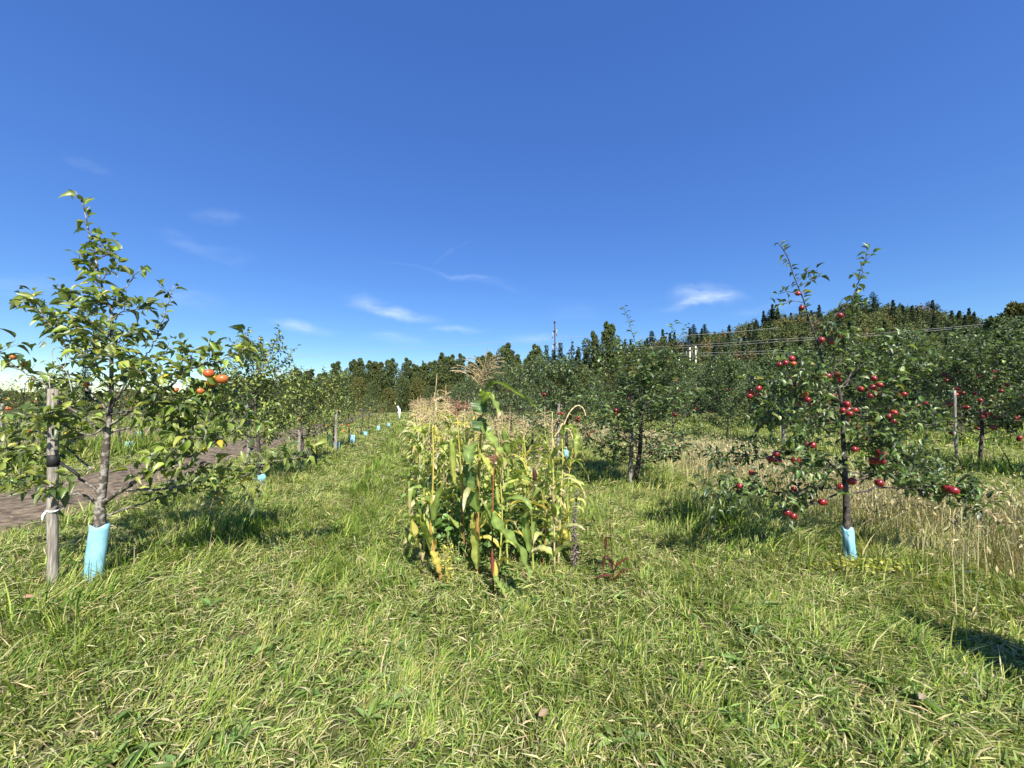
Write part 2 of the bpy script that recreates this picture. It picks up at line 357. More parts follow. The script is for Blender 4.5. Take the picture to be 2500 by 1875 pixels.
def build_grass():
    acc = Acc(); W = math.radians(72)
    rings = [(.7, 2.3, 5600, .10, .0066, 3), (2.3, 4.2, 3600, .105, .0075, 3), (4.2, 7.2, 1700, .11, .0095, 3), (7.2, 12, 760, .12, .013, 2),
             (12, 20, 260, .13, .020, 2), (20, 34, 80, .15, .036, 2), (34, 62, 20, .18, .07, 2)]
    for r0, r1, den, h0, w0, sg in rings:
        n = int(den * W * (r1 ** 2 - r0 ** 2)); r = np.sqrt(rng.uniform(r0 ** 2, r1 ** 2, n)); a = rng.uniform(-W, W, n)
        # tufts: pull part of the blades toward clump centres
        x = r * np.sin(a); y = r * np.cos(a); cl = rng.random(n) < .55
        gx = (np.floor(x / .16) + .5 + .6 * (vnoise(np.floor(x / .16) * 3.7, np.floor(y / .16) * 2.9, 1, 4) - .5)) * .16
        gy = (np.floor(y / .16) + .5 + .6 * (vnoise(np.floor(x / .16) * 1.3, np.floor(y / .16) * 5.1, 1, 6) - .5)) * .16
        x = np.where(cl, gx + rng.normal(0, .022, n), x); y = np.where(cl, gy + rng.normal(0, .022, n), y)
        h, dry, dn = zone(x, y); keep = rng.random(n) < dn; x, y, h, dry, cl = x[keep], y[keep], h[keep], dry[keep], cl[keep]; n = len(x)
        hh = h0 * h * rng.uniform(.45, 1.5, n) * np.where(rng.random(n) < .04, 1.8, 1); lean = np.clip(rng.gamma(2.2, .38, n), .1, 1.9)
        lean = np.where(h > 2, lean * .6, lean)
        wet = pick(GREEN, (4, 4, 2.8, .7, .25, 2.4), n); dr = pick([(.38, .36, .13), (.48, .41, .21), (.40, .42, .14), (.30, .33, .09)], (3, 1.6, 2, 3), n)
        k = (rng.random(n) < np.clip(.2 + dry, .02, .95))[:, None]; col = np.where(k, dr, wet)
        blades(acc, x, y, hh, w0 * rng.uniform(.6, 1.6, n) * (1 + .25 * (h > 2)), lean, col, sg)
        # flat clippings / thatch
        m = int(n * (.5 if r1 < 8 else .25)); i = rng.integers(0, n, m); px = x[i] + rng.normal(0, .03, m); py = y[i] + rng.normal(0, .03, m)
        d = nrm(np.stack([rng.normal(size=m), rng.normal(size=m), rng.normal(0, .22, m)], 1))
        pos = np.stack([px, py, gz(px, py) + rng.uniform(.008, .05, m) * (1 if r1 < 12 else 1.4)], 1)
        up = nrm(np.stack([rng.normal(0, .45, m), rng.normal(0, .45, m), np.ones(m)], 1))
        c = pick([(.52, .46, .25), (.38, .40, .15), (.40, .34, .19), (.22, .30, .07), (.16, .13, .07)], (2.4, 4, .8, 4, .5), m)
        scatter(acc, LEAF_LO, pos, d, up, rng.uniform(.03, .12, m) * w0 / .006, w0 * rng.uniform(.5, 1.2, m), c)
    # long fine blades flopping over the sward
    n = 15000; r = .9 + 9 * rng.random(n) ** .75; a = rng.uniform(-W, W, n); x = r * np.sin(a); y = r * np.cos(a); h, dry, dn = zone(x, y)
    k = (rng.random(n) < dn * .9) & (vnoise(x, y, .3, 91) > .3); x, y, h, r = x[k], y[k], h[k], r[k]; n = len(x)
    blades(acc, x, y, rng.uniform(.13, .26, n) * np.clip(h, .6, 1.4), .006 + .0006 * r, rng.uniform(.7, 1.7, n), pick([(.24, .33, .06), (.36, .42, .12), (.16, .24, .05), (.46, .44, .2)], (4, 3, 3, .8), n), 3)
    o = acc.build('grass', M_GRASS); tag(o, 'mown green and straw coloured grass covering the orchard floor', 'grass', kind='stuff')
    # tall dry seed stems right of the right-hand row
    acc = Acc(); n = 40000; y = 1.8 + 34 * rng.random(n) ** 1.8; s = np.clip(6.5 + .19 * (y - 4), 6.2, 8.3) + rng.normal(0, .8, n); x = s - .26 * y
    k = vnoise(x, y, .6, 31) + .25 * rng.random(n) > .38; x, y = x[k], y[k]; n = len(x); sc = 1 + y / 16
    h = rng.uniform(.25, .66, n)
    blades(acc, x, y, h, .006 * sc, np.clip(rng.gamma(2, .2, n), .05, 1.2), pick([(.48, .42, .23), (.40, .33, .18), (.54, .49, .28), (.22, .18, .09), (.19, .22, .07)], (3, 2, 2, 1.4, 2), n), 3)
    m = n // 2; i = rng.integers(0, n, m)
    d = nrm(np.stack([rng.normal(0, .5, m), rng.normal(0, .5, m), rng.uniform(.1, 1, m)], 1))
    scatter(acc, LEAF_LO, np.stack([x[i], y[i], gz(x[i], y[i]) + h[i] * rng.uniform(.6, .95, m)], 1), d, rdir(m), rng.uniform(.04, .1, m), .014 * sc[i], pick([(.46, .41, .23), (.36, .30, .16)], (1, 1), m))
    o = acc.build('dry_grass', M_STRAW); tag(o, 'tall straw coloured dry grass standing in a strip beyond the red apple tree', 'dry grass', kind='stuff')
    # broad leaved weeds and clover
    acc = Acc(); n = 1000; r = np.sqrt(rng.uniform(.9 ** 2, 9 ** 2, n) ) ; r = .9 + (r - .9) * rng.random(n) ** .4; a = rng.uniform(-W, W, n); x = r * np.sin(a); y = r * np.cos(a)
    k = vnoise(x, y, .8, 41) > .52; x, y = x[k], y[k]
    for cx, cy in zip(x, y):
        q = random.randint(3, 7); a = rng.uniform(0, 6.28, q); el = rng.uniform(.15, .8, q)
        d = np.stack([np.cos(a) * np.cos(el), np.sin(a) * np.cos(el), np.sin(el)], 1); L = random.uniform(.035, .11)
        g = pick([(.16, .24, .06), (.2, .28, .08), (.12, .2, .055)], (1, 1, 1), q, .12)
        scatter(acc, LEAF_HI[random.randint(0, 2)], np.tile((cx, cy, float(gz(cx, cy)) + .02), (q, 1)), d, np.tile((0, 0, 1.), (q, 1)) + rng.normal(0, .2, (q, 3)), L * rng.uniform(.6, 1.2, q), L * .3, g)
    o = acc.build('weeds', M_GRASS); tag(o, 'low broad leaved weeds scattered through the grass', 'weeds', kind='stuff')
build_grass()

# ------------------------------------------------------------------ apples
def apple_mesh(name, col):
    ac = Acc(); nu, nv = 14, 10; V = []; C = []
    for i in range(nv + 1):
        th = math.pi * i / nv; r = math.sin(th) * (1 + .08 * math.cos(th)); z = math.cos(th)
        z = z * .92 - (.22 * math.exp(-(r / .28) ** 2) if z > 0 else -.12 * math.exp(-(r / .22) ** 2))
        for j in range(nu):
            a = 2 * math.pi * j / nu; k = 1 + .03 * math.cos(5 * a) * (1 - z) * .5
            V.append((r * k * math.cos(a), r * k * math.sin(a), z)); c = np.array(col)
            t = max(0, math.cos(a - .7)) * .35 + (.5 if i <= 1 or i >= nv - 1 else 0); C.append(c * (1 - t) + np.array((.36, .16, .05)) * t if t > .42 else c)
    Q = [(i*nu + j, (i+1)*nu + j, (i+1)*nu + (j+1) % nu, i*nu + (j+1) % nu) for i in range(nv) for j in range(nu)]
    ac.add(V, None, Q, C); tube(ac, [(0, 0, .7), (.05, 0, 1.0), (.12, 0, 1.25)], .05, 5, (.05, .03, .02))
    o = ac.build(name, M_APPLE, smooth=True); me = o.data; bpy.data.objects.remove(o); return me
APPLES = {'red': [apple_mesh('apple', (.20, .006, .016)), apple_mesh('apple', (.13, .004, .012)), apple_mesh('apple', (.25, .012, .022))],
          'orange': [apple_mesh('apple', (.42, .085, .02)), apple_mesh('apple', (.45, .13, .03))]}
def add_apple(parent, p, r, kind='red', label=None):
    o = bpy.data.objects.new('apple', random.choice(APPLES[kind])); COL.objects.link(o); o.parent = parent
    o.location = Vector(p) - parent.location; o.scale = (r * (.82 if parent.name in ('apple_tree', 'apple_tree.001') else .95), r, r * random.uniform(.92, 1.0)); o.rotation_euler = (random.uniform(-.5, .5), random.uniform(-.5, .5), random.uniform(0, 6.28))
    if label: o['label'] = label
    return o

# ------------------------------------------------------------------ apple trees
def leaves_on(acc, pts, L, tm, cols, wts, step=.028, spread=1.0, start=0.0):
    pts = np.asarray(pts, float); seg = np.linalg.norm(np.diff(pts, axis=0), axis=1); cum = np.concatenate([[0], np.cumsum(seg)]); tot = cum[-1]
    n = max(2, int(tot * (1 - start) / step)); t = np.linspace(start * tot, tot, n)
    pos = np.stack([np.interp(t, cum, pts[:, k]) for k in range(3)], 1); tn = nrm(np.stack([np.interp(t, cum, np.gradient(pts[:, k])) for k in range(3)], 1))
    r = rdir(n); r = nrm(r - tn * (r * tn).sum(1, keepdims=True))
    d = tn * rng.uniform(.15, .8, (n, 1)) + r * spread; d[:, 2] += rng.uniform(-.35, .3, n)
    nr = nrm(np.array((0.1, -.1, 1.)) + rng.normal(0, .45, (n, 3)))
    ln = L * rng.uniform(.55, 1.15, n); col = pick(cols, wts, n, .2)
    pet = nrm(d) * (ln * .18)[:, None]
    tms = tm if isinstance(tm, list) else [tm]; idx = rng.integers(0, len(tms), n)
    for q, tmm in enumerate(tms):
        k = idx == q
        if k.any(): scatter(acc, tmm, (pos + pet)[k], d[k], nr[k], ln[k], ln[k] * rng.uniform(.42, .6, k.sum()), col[k])
def grow(wood, leaf, limb, r0, r1, L, tm, cols, wts, twigs=8, tl=(.15, .38), step=.028, t0=.25, own=.55, up=.35, sides=6):
    limb = np.asarray(limb, float); n = len(limb); rad = np.linspace(r0, r1, n)
    tube(wood, limb, rad, sides, (.1, .1, .1))
    leaves_on(leaf, limb, L, tm, cols, wts, step, 1, own)
    for i in range(twigs):
        t = t0 + (1 - t0) * (i + random.random()) / twigs; k = min(n - 2, int(t * (n - 1))); f = t * (n - 1) - k; p = limb[k] * (1 - f) + limb[k+1] * f
        tn = nrm(limb[k+1] - limb[k]); d = nrm(tn * random.uniform(.2, .9) + rdir(1)[0] * .9 + np.array((0, 0, up)))
        ln = random.uniform(*tl); q = [p]; 
        for j in range(4):
            d = nrm(d + rng.normal(0, .12, 3) + np.array((0, 0, .05))); q.append(q[-1] + d * ln / 4)
        tube(wood, q, np.linspace(max(r1 * .9, .0022), .0015, 5), 4, (.1, .1, .1), cap=False)
        leaves_on(leaf, q, L, tm, cols, wts, step, 1, .12)

YG = [(.20, .25, .045), (.12, .17, .035), (.28, .32, .065), (.06, .095, .028), (.55, .42, .05)]; YGW = (4, 4, 2, 2.5, .14)
DG = [(.075, .125, .032), (.12, .18, .05), (.18, .235, .08), (.04, .07, .024), (.25, .27, .085)]; DGW = (4, 3, 1.6, 3, .4)

def hero_tree(base_px, base_y, d, label, trunk, limbs, cols, wts, L, apples, trunk_r, depths=None, stepk=.026, wood_mat=None):
    X, Y = G(base_px, base_y)[:2]; Y = d; X = (base_px - CX) / F / ray(base_px, base_y).y * d
    org = (X, Y, float(gz(X, Y)))
    root = empty('apple_tree', org, label, 'apple tree', 'young apple trees in the orchard rows')
    wood, leaf = Acc(), Acc()
    tp = spline([P(x, y, d) for x, y in trunk[0]], 5); n = len(tp)
    tube(wood, tp, trunk_r[0] * (1 - np.linspace(0, 1, n)) ** 2.7 + trunk_r[1], 9)
    leaves_on(leaf, tp, L, LEAF_HI, cols, wts, stepk, 1, trunk[1])
    for pts, r0, dz, tw, tl in limbs:
        m = len(pts); q = [P(x, y, d + dz * i / max(1, m - 1)) for i, (x, y) in enumerate(pts)]
        q = spline(q, 5); q[1:] += rng.normal(0, .006, (len(q) - 1, 3))
        grow(wood, leaf, q, r0, .0028, L, LEAF_HI, cols, wts, int(tw * (1.3 if L > .09 else 1.9)) if tw > 6 else tw, tl, stepk, t0=.42 if pts[0][1] > 1190 else .22, own=.6)
    wood.build('trunk', wood_mat or M_BARK, root, smooth=True, origin=org)
    leaf.build('foliage', M_LEAF, root, origin=org)
    for ax, ay, ar, kind in apples:
        dd = d + random.uniform(-.34, .06); add_apple(root, P(ax, ay, dd), ar / F * dd * .98, kind)
    return root

# left tree -------------------------------------------------------
TA = [(228,1396),(236,1330),(244,1281),(244,1240),(251,1180),(257,1120),(262,1060),(268,1000),(272,950),(272,900),(272,820),(272,760),(258,730),(244,680),(235,640),(224,600),(216,565),(211,535),(204,505),(196,485),(184,468)]
LA = [
 ([(240,1236),(222,1215),(195,1207),(150,1206),(110,1203),(60,1196),(10,1185)], .014, -.25, 11, (.12,.28)),
 ([(244,1222),(235,1198),(192,1160),(145,1129),(119,1112),(60,1105),(0,1100),(-60,1090)], .013, -.1, 16, (.12,.3)),
 ([(230,1150),(150,1080),(90,1060),(20,1050)], .008, .3, 14, (.15,.3)),
 ([(246,1238),(268,1214),(307,1191),(336,1169),(390,1145),(452,1117),(500,1095),(545,1065)], .024, -.2, 20, (.12,.3)),
 ([(300,1196),(330,1197),(380,1196),(430,1188),(480,1178),(520,1168),(590,1163),(640,1140),(700,1122),(745,1116),(778,1101)], .014, .1, 22, (.1,.24)),
 ([(240,1262),(268,1256),(325,1238),(383,1216),(440,1200),(500,1200),(540,1195)], .011, .3, 12, (.1,.22)),
 ([(262,1060),(231,1041),(185,1005),(150,985),(108,940),(65,914),(30,890),(4,862),(-20,850)], .009, -.2, 10, (.1,.2)),
 ([(268,1010),(220,960),(190,930),(150,930),(110,960)], .008, .3, 12, (.12,.25)),
 ([(270,950),(220,900),(170,870),(145,805),(110,773),(87,747),(72,738),(55,732)], .009, .2, 10, (.1,.24)),
 ([(272,870),(240,866),(203,858),(160,830),(130,800)], .008, -.3, 11, (.12,.28)),
 ([(272,800),(257,773),(220,764),(191,755),(162,732),(148,715)], .007, .1, 9, (.1,.2)),
 ([(272,780),(285,727),(298,709),(318,686),(338,663),(346,651)], .005, .1, 1, (.05,.08)),
 ([(272,810),(278,773),(304,761),(333,757),(356,756),(372,757)], .005, -.1, 4, (.06,.14)),
 ([(268,985),(320,930),(341,883),(359,863),(376,837),(388,813),(399,776),(411,738),(424,698)], .007, .1, 6, (.06,.12)),
 ([(272,816),(285,840),(301,854),(327,874),(350,900),(370,930)], .007, .2, 8, (.1,.22)),
 ([(341,905),(376,889),(399,863),(417,851)], .004, 0, 3, (.06,.12)),
 ([(265,1040),(340,990),(410,945),(460,905),(505,890),(560,872),(600,850)], .012, -.1, 15, (.12,.26)),
 ([(410,945),(430,900),(457,865),(440,850)], .005, 0, 4, (.08,.14)),
 ([(263,1060),(360,1030),(430,1000),(490,980),(540,990)], .011, .15, 18, (.14,.28)),
 ([(452,1117),(470,1060),(480,1010),(500,960),(520,930)], .010, 0, 18, (.12,.26)),
 ([(420,1130),(430,1080),(440,1040),(430,990)], .008, -.2, 14, (.12,.24)),
 ([(500,1095),(550,1060),(590,1040),(600,1010)], .006, .2, 9, (.1,.2)),
 ([(590,1163),(640,1180),(600,1210)], .004, .1, 5, (.08,.16)),
 ([(268,1000),(300,950),(310,910),(300,880)], .008, -.3, 12, (.12,.26)),
 ([(270,930),(240,900),(235,860),(225,830)], .007, -.3, 11, (.12,.24)),
 ([(264,1040),(220,1060),(150,1040),(100,1020)], .008, -.35, 12, (.12,.24)),
 ([(265,1010),(330,1000),(380,960),(390,920)], .008, -.3, 12, (.12,.26)),
 ([(222,595),(245,600),(262,592)], .003, .03, 5, (.04,.08)), ([(222,600),(205,612),(190,630)], .003, -.03, 5, (.04,.08)), ([(232,630),(255,625),(275,615)], .003, -.04, 6, (.05,.09)),
 ([(240,670),(222,650),(205,640)], .003, .02, 6, (.05,.09)), ([(246,690),(265,665),(285,655)], .003, -.03, 6, (.05,.09)), ([(250,705),(230,690),(215,670)], .004, .03, 6, (.05,.1)),
 ([(262,745),(245,740),(225,745)], .004, -.1, 8, (.06,.12)), ([(268,755),(290,750),(310,730)], .004, .1, 8, (.06,.12)), ([(272,800),(240,810),(205,800),(180,790)], .005, -.2, 10, (.08,.16)), ([(272,850),(300,830),(330,810)], .005, -.15, 9, (.08,.16)),
]
tree_a = hero_tree(228, 1396, 3.47, 'nearest apple tree on the left, yellow-green leaves, orange apples, whitish forked trunk in blue guard',
    (TA, .60), LA, YG, YGW, .098,
    [(510,912,12.5,'orange'),(518,934,12,'orange'),(542,926,14,'orange'),(428,952,7,'orange'),(211,939,7,'orange'),(33,872,8,'orange'),(14,889,8,'orange'),(490,955,9,'orange')], (.046, .005), stepk=.032)

# right tree ------------------------------------------------------
TB = [(2077,1362),(2068,1310),(2066,1231),(2063,1177),(2062,1123),(2058,1068),(2057,1014),(2050,960),(2035,920),(2012,885),(2001,850),(1990,820),(1982,796),(1971,763),(1960,728),(1947,696),(1936,668),(1925,633),(1912,609),(1902,595)]
LB = [
 ([(2045,945),(2000,860),(2010,815),(2031,780),(2052,757),(2066,739),(2080,723),(2093,698),(2101,674),(2107,649),(2115,622),(2123,606)], .008, .1, 3, (.05,.1)),
 ([(2031,780),(2050,760),(2080,745),(2090,742)], .004, .1, 7, (.06,.12)),
 ([(1947,700),(1971,690),(1987,679),(2004,671)], .004, 0, 3, (.04,.08)),
 ([(1940,695),(1955,680),(1966,668),(1976,662)], .003, .05, 2, (.04,.08)),
 ([(1955,720),(1930,712),(1900,715)], .003, -.05, 1, (.03,.05)),
 ([(1962,740),(1930,736),(1912,742),(1895,744)], .003, .05, 3, (.04,.07)),
 ([(1985,800),(2010,800),(2030,800),(2045,812)], .005, -.1, 8, (.08,.16)),
 ([(2063,1185),(2052,1193),(1990,1190),(1909,1204),(1830,1193),(1780,1198),(1735,1207)], .012, -.3, 20, (.12,.3)),
 ([(2062,1165),(2052,1160),(2004,1115),(1930,1120),(1873,1118),(1800,1115),(1754,1115)], .011, .25, 18, (.12,.28)),
 ([(2060,1200),(2000,1225),(1950,1235),(1900,1250)], .009, .1, 10, (.1,.22)),
 ([(2050,1000),(2000,985),(1960,975),(1880,955),(1830,948)], .010, -.2, 16, (.12,.28)),
 ([(2040,940),(2000,910),(1960,893),(1925,884),(1900,882)], .007, .15, 10, (.1,.22)),
 ([(2055,1060),(2000,1040),(1930,1020),(1880,1030),(1850,1040)], .009, .3, 16, (.12,.28)),
 ([(2064,1150),(2110,1160),(2158,1144),(2210,1120),(2270,1110)], .010, .2, 18, (.12,.28)),
 ([(2066,1210),(2107,1198),(2161,1190),(2250,1195),(2330,1212),(2400,1235)], .011, -.2, 24, (.12,.28)),
 ([(2062,1105),(2110,1080),(2160,1060),(2230,1040),(2300,1030)], .010, .3, 20, (.12,.28)),
 ([(2066,1180),(2150,1160),(2230,1150),(2310,1165)], .009, .4, 18, (.14,.28)),
 ([(2056,1010),(2090,990),(2140,960),(2200,930),(2260,895)], .009, -.1, 18, (.12,.28)),
 ([(2045,955),(2080,910),(2120,880),(2150,860),(2175,835)], .008, .2, 15, (.12,.26)),
 ([(2030,910),(2050,880),(2060,840),(2058,815)], .006, .2, 9, (.1,.22)),
 ([(2050,970),(2070,930),(2110,900),(2160,900),(2200,880),(2250,850)], .007, .3, 16, (.12,.26)),
 ([(2057,1030),(2020,1010),(1980,1030),(1950,1070)], .008, -.4, 14, (.12,.26)),
 ([(2060,1080),(2090,1090),(2130,1090),(2180,1085)], .008, -.4, 14, (.12,.26)),
 ([(2050,980),(2010,940),(1970,920),(1950,925)], .007, -.3, 12, (.12,.24)),
 ([(2063,1130),(2030,1140),(1980,1150),(1940,1160)], .008, -.4, 12, (.1,.22)),
 ([(2054,1000),(2080,1010),(2130,1020),(2190,1010),(2230,1000)], .008, 0, 14, (.12,.26)),
]
AB = [(1948,717,7),(1957,752,9),(2052,770,8),(2032,816,12),(2045,820,9),(2032,834,10),(2006,830,10),(1933,876,10),(1916,886,9),(1902,890,8),(1938,888,7),(1955,923,8),(1940,938,8),(2005,916,10),(2022,918,9),(2045,915,8),(2047,928,8),(1832,955,10),(1852,948,9),(1845,963,9),(1829,967,9),(1965,963,9),(1971,976,9),(1957,983,9),(2133,924,10),(2101,950,9),(2120,960,9),(2131,946,9),(2141,951,11),(2141,963,9),(2148,940,8),(2125,967,8),(2067,987,11),(2072,1001,12),(2057,1002,9),(2073,1010,9),(2087,1002,9),(2195,965,7),(2208,962,7),(2182,1008,10),(2179,1028,10),(2171,1016,8),(2096,1046,8),(2096,1068,9),(2119,1072,9),(2087,1097,9),(1983,1087,10),(1972,1086,8),(1895,1108,10),(1880,1120,10),(1898,1127,12),(1943,1124,13),(2151,1106,15),(2133,1125,12),(2151,1125,11),(1835,1155,9),(1807,1187,9),(1804,1201,8),(1938,1195,9),(2080,1175,12),(2050,1188,10),(2147,1179,13),(2008,1226,11),(1922,1252,11),(1937,1260,10),(2314,1193,12),(2328,1198,12),(2260,985,7),(2240,990,7)]
tree_b = hero_tree(2077, 1362, 3.82, 'apple tree laden with red apples, two thin leaders above the hill, crumpled blue guard',
    (TB, .5), LB, DG, DGW, .072, [(x, y, r * .92, 'orange' if i % 11 == 10 and x < 2250 and r < 11 else 'red') for i, (x, y, r) in enumerate(AB)], (.032, .0045), stepk=.024, wood_mat=M_BARKD)

def gen_tree(seed, H=2.6, R=1.3, cols=DG, wts=DGW, L=.085, napples=6, kind='red', tm=None, name='apple_tree', nlimb=28, twigs=12, low=.5, step=.034, whip=.062):
    """generic young apple tree, built at the origin: returns its empty with children"""
    st = rng.bit_generator.state; random.seed(seed); r_ = np.random.default_rng(seed)
    root = empty(name, (0, 0, 0), '', 'apple tree', 'young apple trees in the orchard rows')
    wood, leaf = Acc(), Acc(); lean = r_.normal(0, .05, 2)
    zs = np.linspace(0, H, 9); tp = np.stack([lean[0] * zs + .03 * np.sin(zs * 3 + seed), lean[1] * zs, zs], 1)
    tube(wood, tp, .034 * (1 - zs / H) ** .8 + .004, 7); leaves_on(leaf, tp, L, tm, cols, wts, step, 1, .72)
    for i in range(nlimb):
        t = low + (H * .88 - low) * (i + r_.random()) / nlimb; a = i * 2.4 + r_.random(); ln = R * (1.05 - .75 * (t - low) / (H - low)) * r_.uniform(.55, 1.1)
        p = np.array([np.interp(t, zs, tp[:, k]) for k in range(3)]); q = [p]; el = r_.uniform(-.05, .35) + .5 * t / H
        for j in range(5):
            el += .07; q.append(q[-1] + ln / 5 * np.array((math.cos(a) * math.cos(el), math.sin(a) * math.cos(el), math.sin(el)))); a += r_.normal(0, .12)
        grow(wood, leaf, q, .012 * (1 - .6 * t / H), .003, L, tm, cols, wts, twigs, (.12, .32), step, .15, .5, .3, 4)
    for i in range(3):       # upright shoots
        a = r_.uniform(0, 6.28); p = tp[5 + i % 2]; q = [p + np.array((math.cos(a), math.sin(a), 2.2)) * whip * H / 2.6 * j for j in range(6)]
        tube(wood, q, np.linspace(.006, .002, 6), 4); leaves_on(leaf, q, L, tm, cols, wts, step, 1, .2)
    wood.build('trunk', M_BARKD, root, smooth=True); leaf.build('foliage', M_LEAF, root)
    for i in range(napples):
        a = r_.uniform(0, 6.28); rr = R * r_.uniform(.3, .85); z = r_.uniform(low + .1, H * .75); rr *= (1.1 - z / H)
        for j in range(random.randint(1, 3)): add_apple(root, (rr * math.cos(a) + r_.normal(0, .03), rr * math.sin(a) + r_.normal(0, .03), z + r_.normal(0, .03)), .04, kind)
    return root
PROTO_USED = set()
def place(proto, x, y, rz, sc, label, cat=None, group=None, z=None):
    z = float(gz(x, y)) if z is None else z
    if proto.name not in PROTO_USED: PROTO_USED.add(proto.name); r = proto
    else:
        r = proto.copy(); COL.objects.link(r)
        for ch in list(proto.children):
            c = ch.copy(); COL.objects.link(c); c.parent = r
            for g in ch.children:
                h = g.copy(); COL.objects.link(h); h.parent = c
    r.location = (x, y, z); r.rotation_euler = (0, 0, rz); r.scale = sc if isinstance(sc, tuple) else (sc, sc, sc); r['label'] = label
    if cat: r['category'] = cat
    if group: r['group'] = group
    return r
T_YG = [gen_tree(101, 2.5, 1.15, YG, YGW, .085, 1, 'orange', LEAF_HI[:2]), gen_tree(102, 2.3, 1.2, YG, YGW, .085, 2, 'orange', LEAF_HI[:2])]
T_DG = [gen_tree(201, 2.9, 1.5, DG, DGW, .085, 3, 'red', LEAF_HI[:2], nlimb=44, twigs=15, low=.28, whip=.12), gen_tree(202, 2.6, 1.55, DG, DGW, .085, 12, 'red', LEAF_HI[:2], nlimb=40, twigs=16)]
T_R2 = gen_tree(203, 2.7, 1.7, DG, DGW, .085, 46, 'red', LEAF_HI[:2], nlimb=42, twigs=16)
T_FY = [gen_tree(301, 2.3, 1.2, YG, YGW, .10, 2, 'orange', LEAF_MID, nlimb=16, twigs=6, step=.05), gen_tree(302, 2.1, 1.25, YG, YGW, .10, 3, 'orange', LEAF_MID, nlimb=16, twigs=6, step=.05)]
T_FD = [gen_tree(401, 2.8, 1.5, DG, DGW, .10, 6, 'red', LEAF_MID, nlimb=34, twigs=12, step=.05), gen_tree(402, 2.5, 1.5, DG, DGW, .10, 9, 'red', LEAF_MID, nlimb=34, twigs=12, step=.05)]
ORD = ['first','second','third','fourth','fifth','sixth','seventh','eighth','ninth','tenth','eleventh','twelfth','thirteenth','fourteenth','fifteenth','sixteenth','seventeenth','eighteenth','nineteenth','twentieth']
def ordn(i):
    return ORD[i] if i < 20 else ['twenty','thirty','forty','fifty'][i // 10 - 2] + '-' + ORD[i % 10] if True else ''
SG = 'young apple trees in the orchard rows'
# first row on the left beyond the hero tree
L1 = [(7.38,-4.72,1.06,(1,1,1.08)),(9.75,-5.1,.95,.98),(12.7,-5.7,.9,1.0),(15.4,-6.35,.8,.85),(18.4,-7.05,.75,.8),(22,-8.0,.8,.8),(26,-8.9,.8,.8),(30,-9.9,.8,.8),(34,-10.9,.8,.8)]
for i, (y, x, r, sc) in enumerate(L1):
    pr = T_YG[i % 2] if i < 3 else T_FY[i % 2]
    place(pr, x, y, i * 1.7 + .6, sc, f'yellow-green apple tree, {ordn(i + 1)} from the camera in the row beside the grass lane')
for i, (y, s, sc) in enumerate([(6.9,-9.5,.95),(9.9,-9.8,.95),(12.5,-9.1,.95),(15.6,-9.4,1),(18.6,-9.5,1),(22,-9.5,1),(26,-9.5,1),(30,-9.5,1),(35,-9.5,1)]):
    pr = T_FY[i % 2]; place(pr, s - .26 * y, y, i * 2.3, sc, f'apple tree, {ordn(i)} from the camera in the row left of the bare soil')
for i, (y, s, sc) in enumerate([(14,-16.8,1),(18,-16.8,1.1),(22,-16.8,1.1),(27,-16.8,1.1),(33,-16.8,1.1)]):
    place(T_FY[i % 2], s - .26 * y, y, i * 1.3 + 1, sc, f'apple tree, {ordn(i)} from the camera in the third row on the left')
for i, (y, s, sc) in enumerate([(18.5,-24,1.2),(23,-24,1.2),(28,-24,1.3),(34,-24,1.3)]):
    place(T_FY[i % 2], s - .26 * y, y, i * 1.9 + 2, sc, f'apple tree, {ordn(i)} from the camera in the farthest row on the left')
# right hand first row
place(T_DG[0], 2.29, 7.46, .4, (1.35, 1.28, .88), 'tall dark green apple tree right of the corn with one thin whip against the sky')
place(T_DG[1], 1.47, 10.4, 2.2, (1.1, 1.1, 1.0), 'apple tree with a shaded blue guard just right of the drooping corn tassel')
for i, y in enumerate([13.4, 16.4, 19.4, 22.6, 26, 30, 34, 39]):
    place(T_FD[i % 2], 4.2 - .26 * y, y, i * 1.9, 1.05 + .1 * (i % 3), f'apple tree, {ordn(i + 3)} from the camera in the row right of the corn')
for i, (y, s) in enumerate([(6.6,13.2),(9.7,14.0),(12.9,13.0),(16.2,13),(19.5,13),(23,13),(27,13),(31,13),(36,13),(42,13)]):
    pr = T_R2 if i in (0, 1, 2) else T_DG[(i + 1) % 2] if i < 4 else T_FD[i % 2]
    place(pr, s - .26 * y, y, i * 2.1 + .5, 1.15 if i < 4 else 1.25, f'apple tree, {ordn(i)} from the camera in the row behind the dry grass')
for i, (y, s) in enumerate([(15,21),(18.5,21),(22,21),(26,21),(30,21),(34,21),(39,21),(45,21)]):
    place(T_FD[i % 2], s - .26 * y, y, i * 1.3, 1.25, f'apple tree, {ordn(i)} from the camera in the third row on the right')

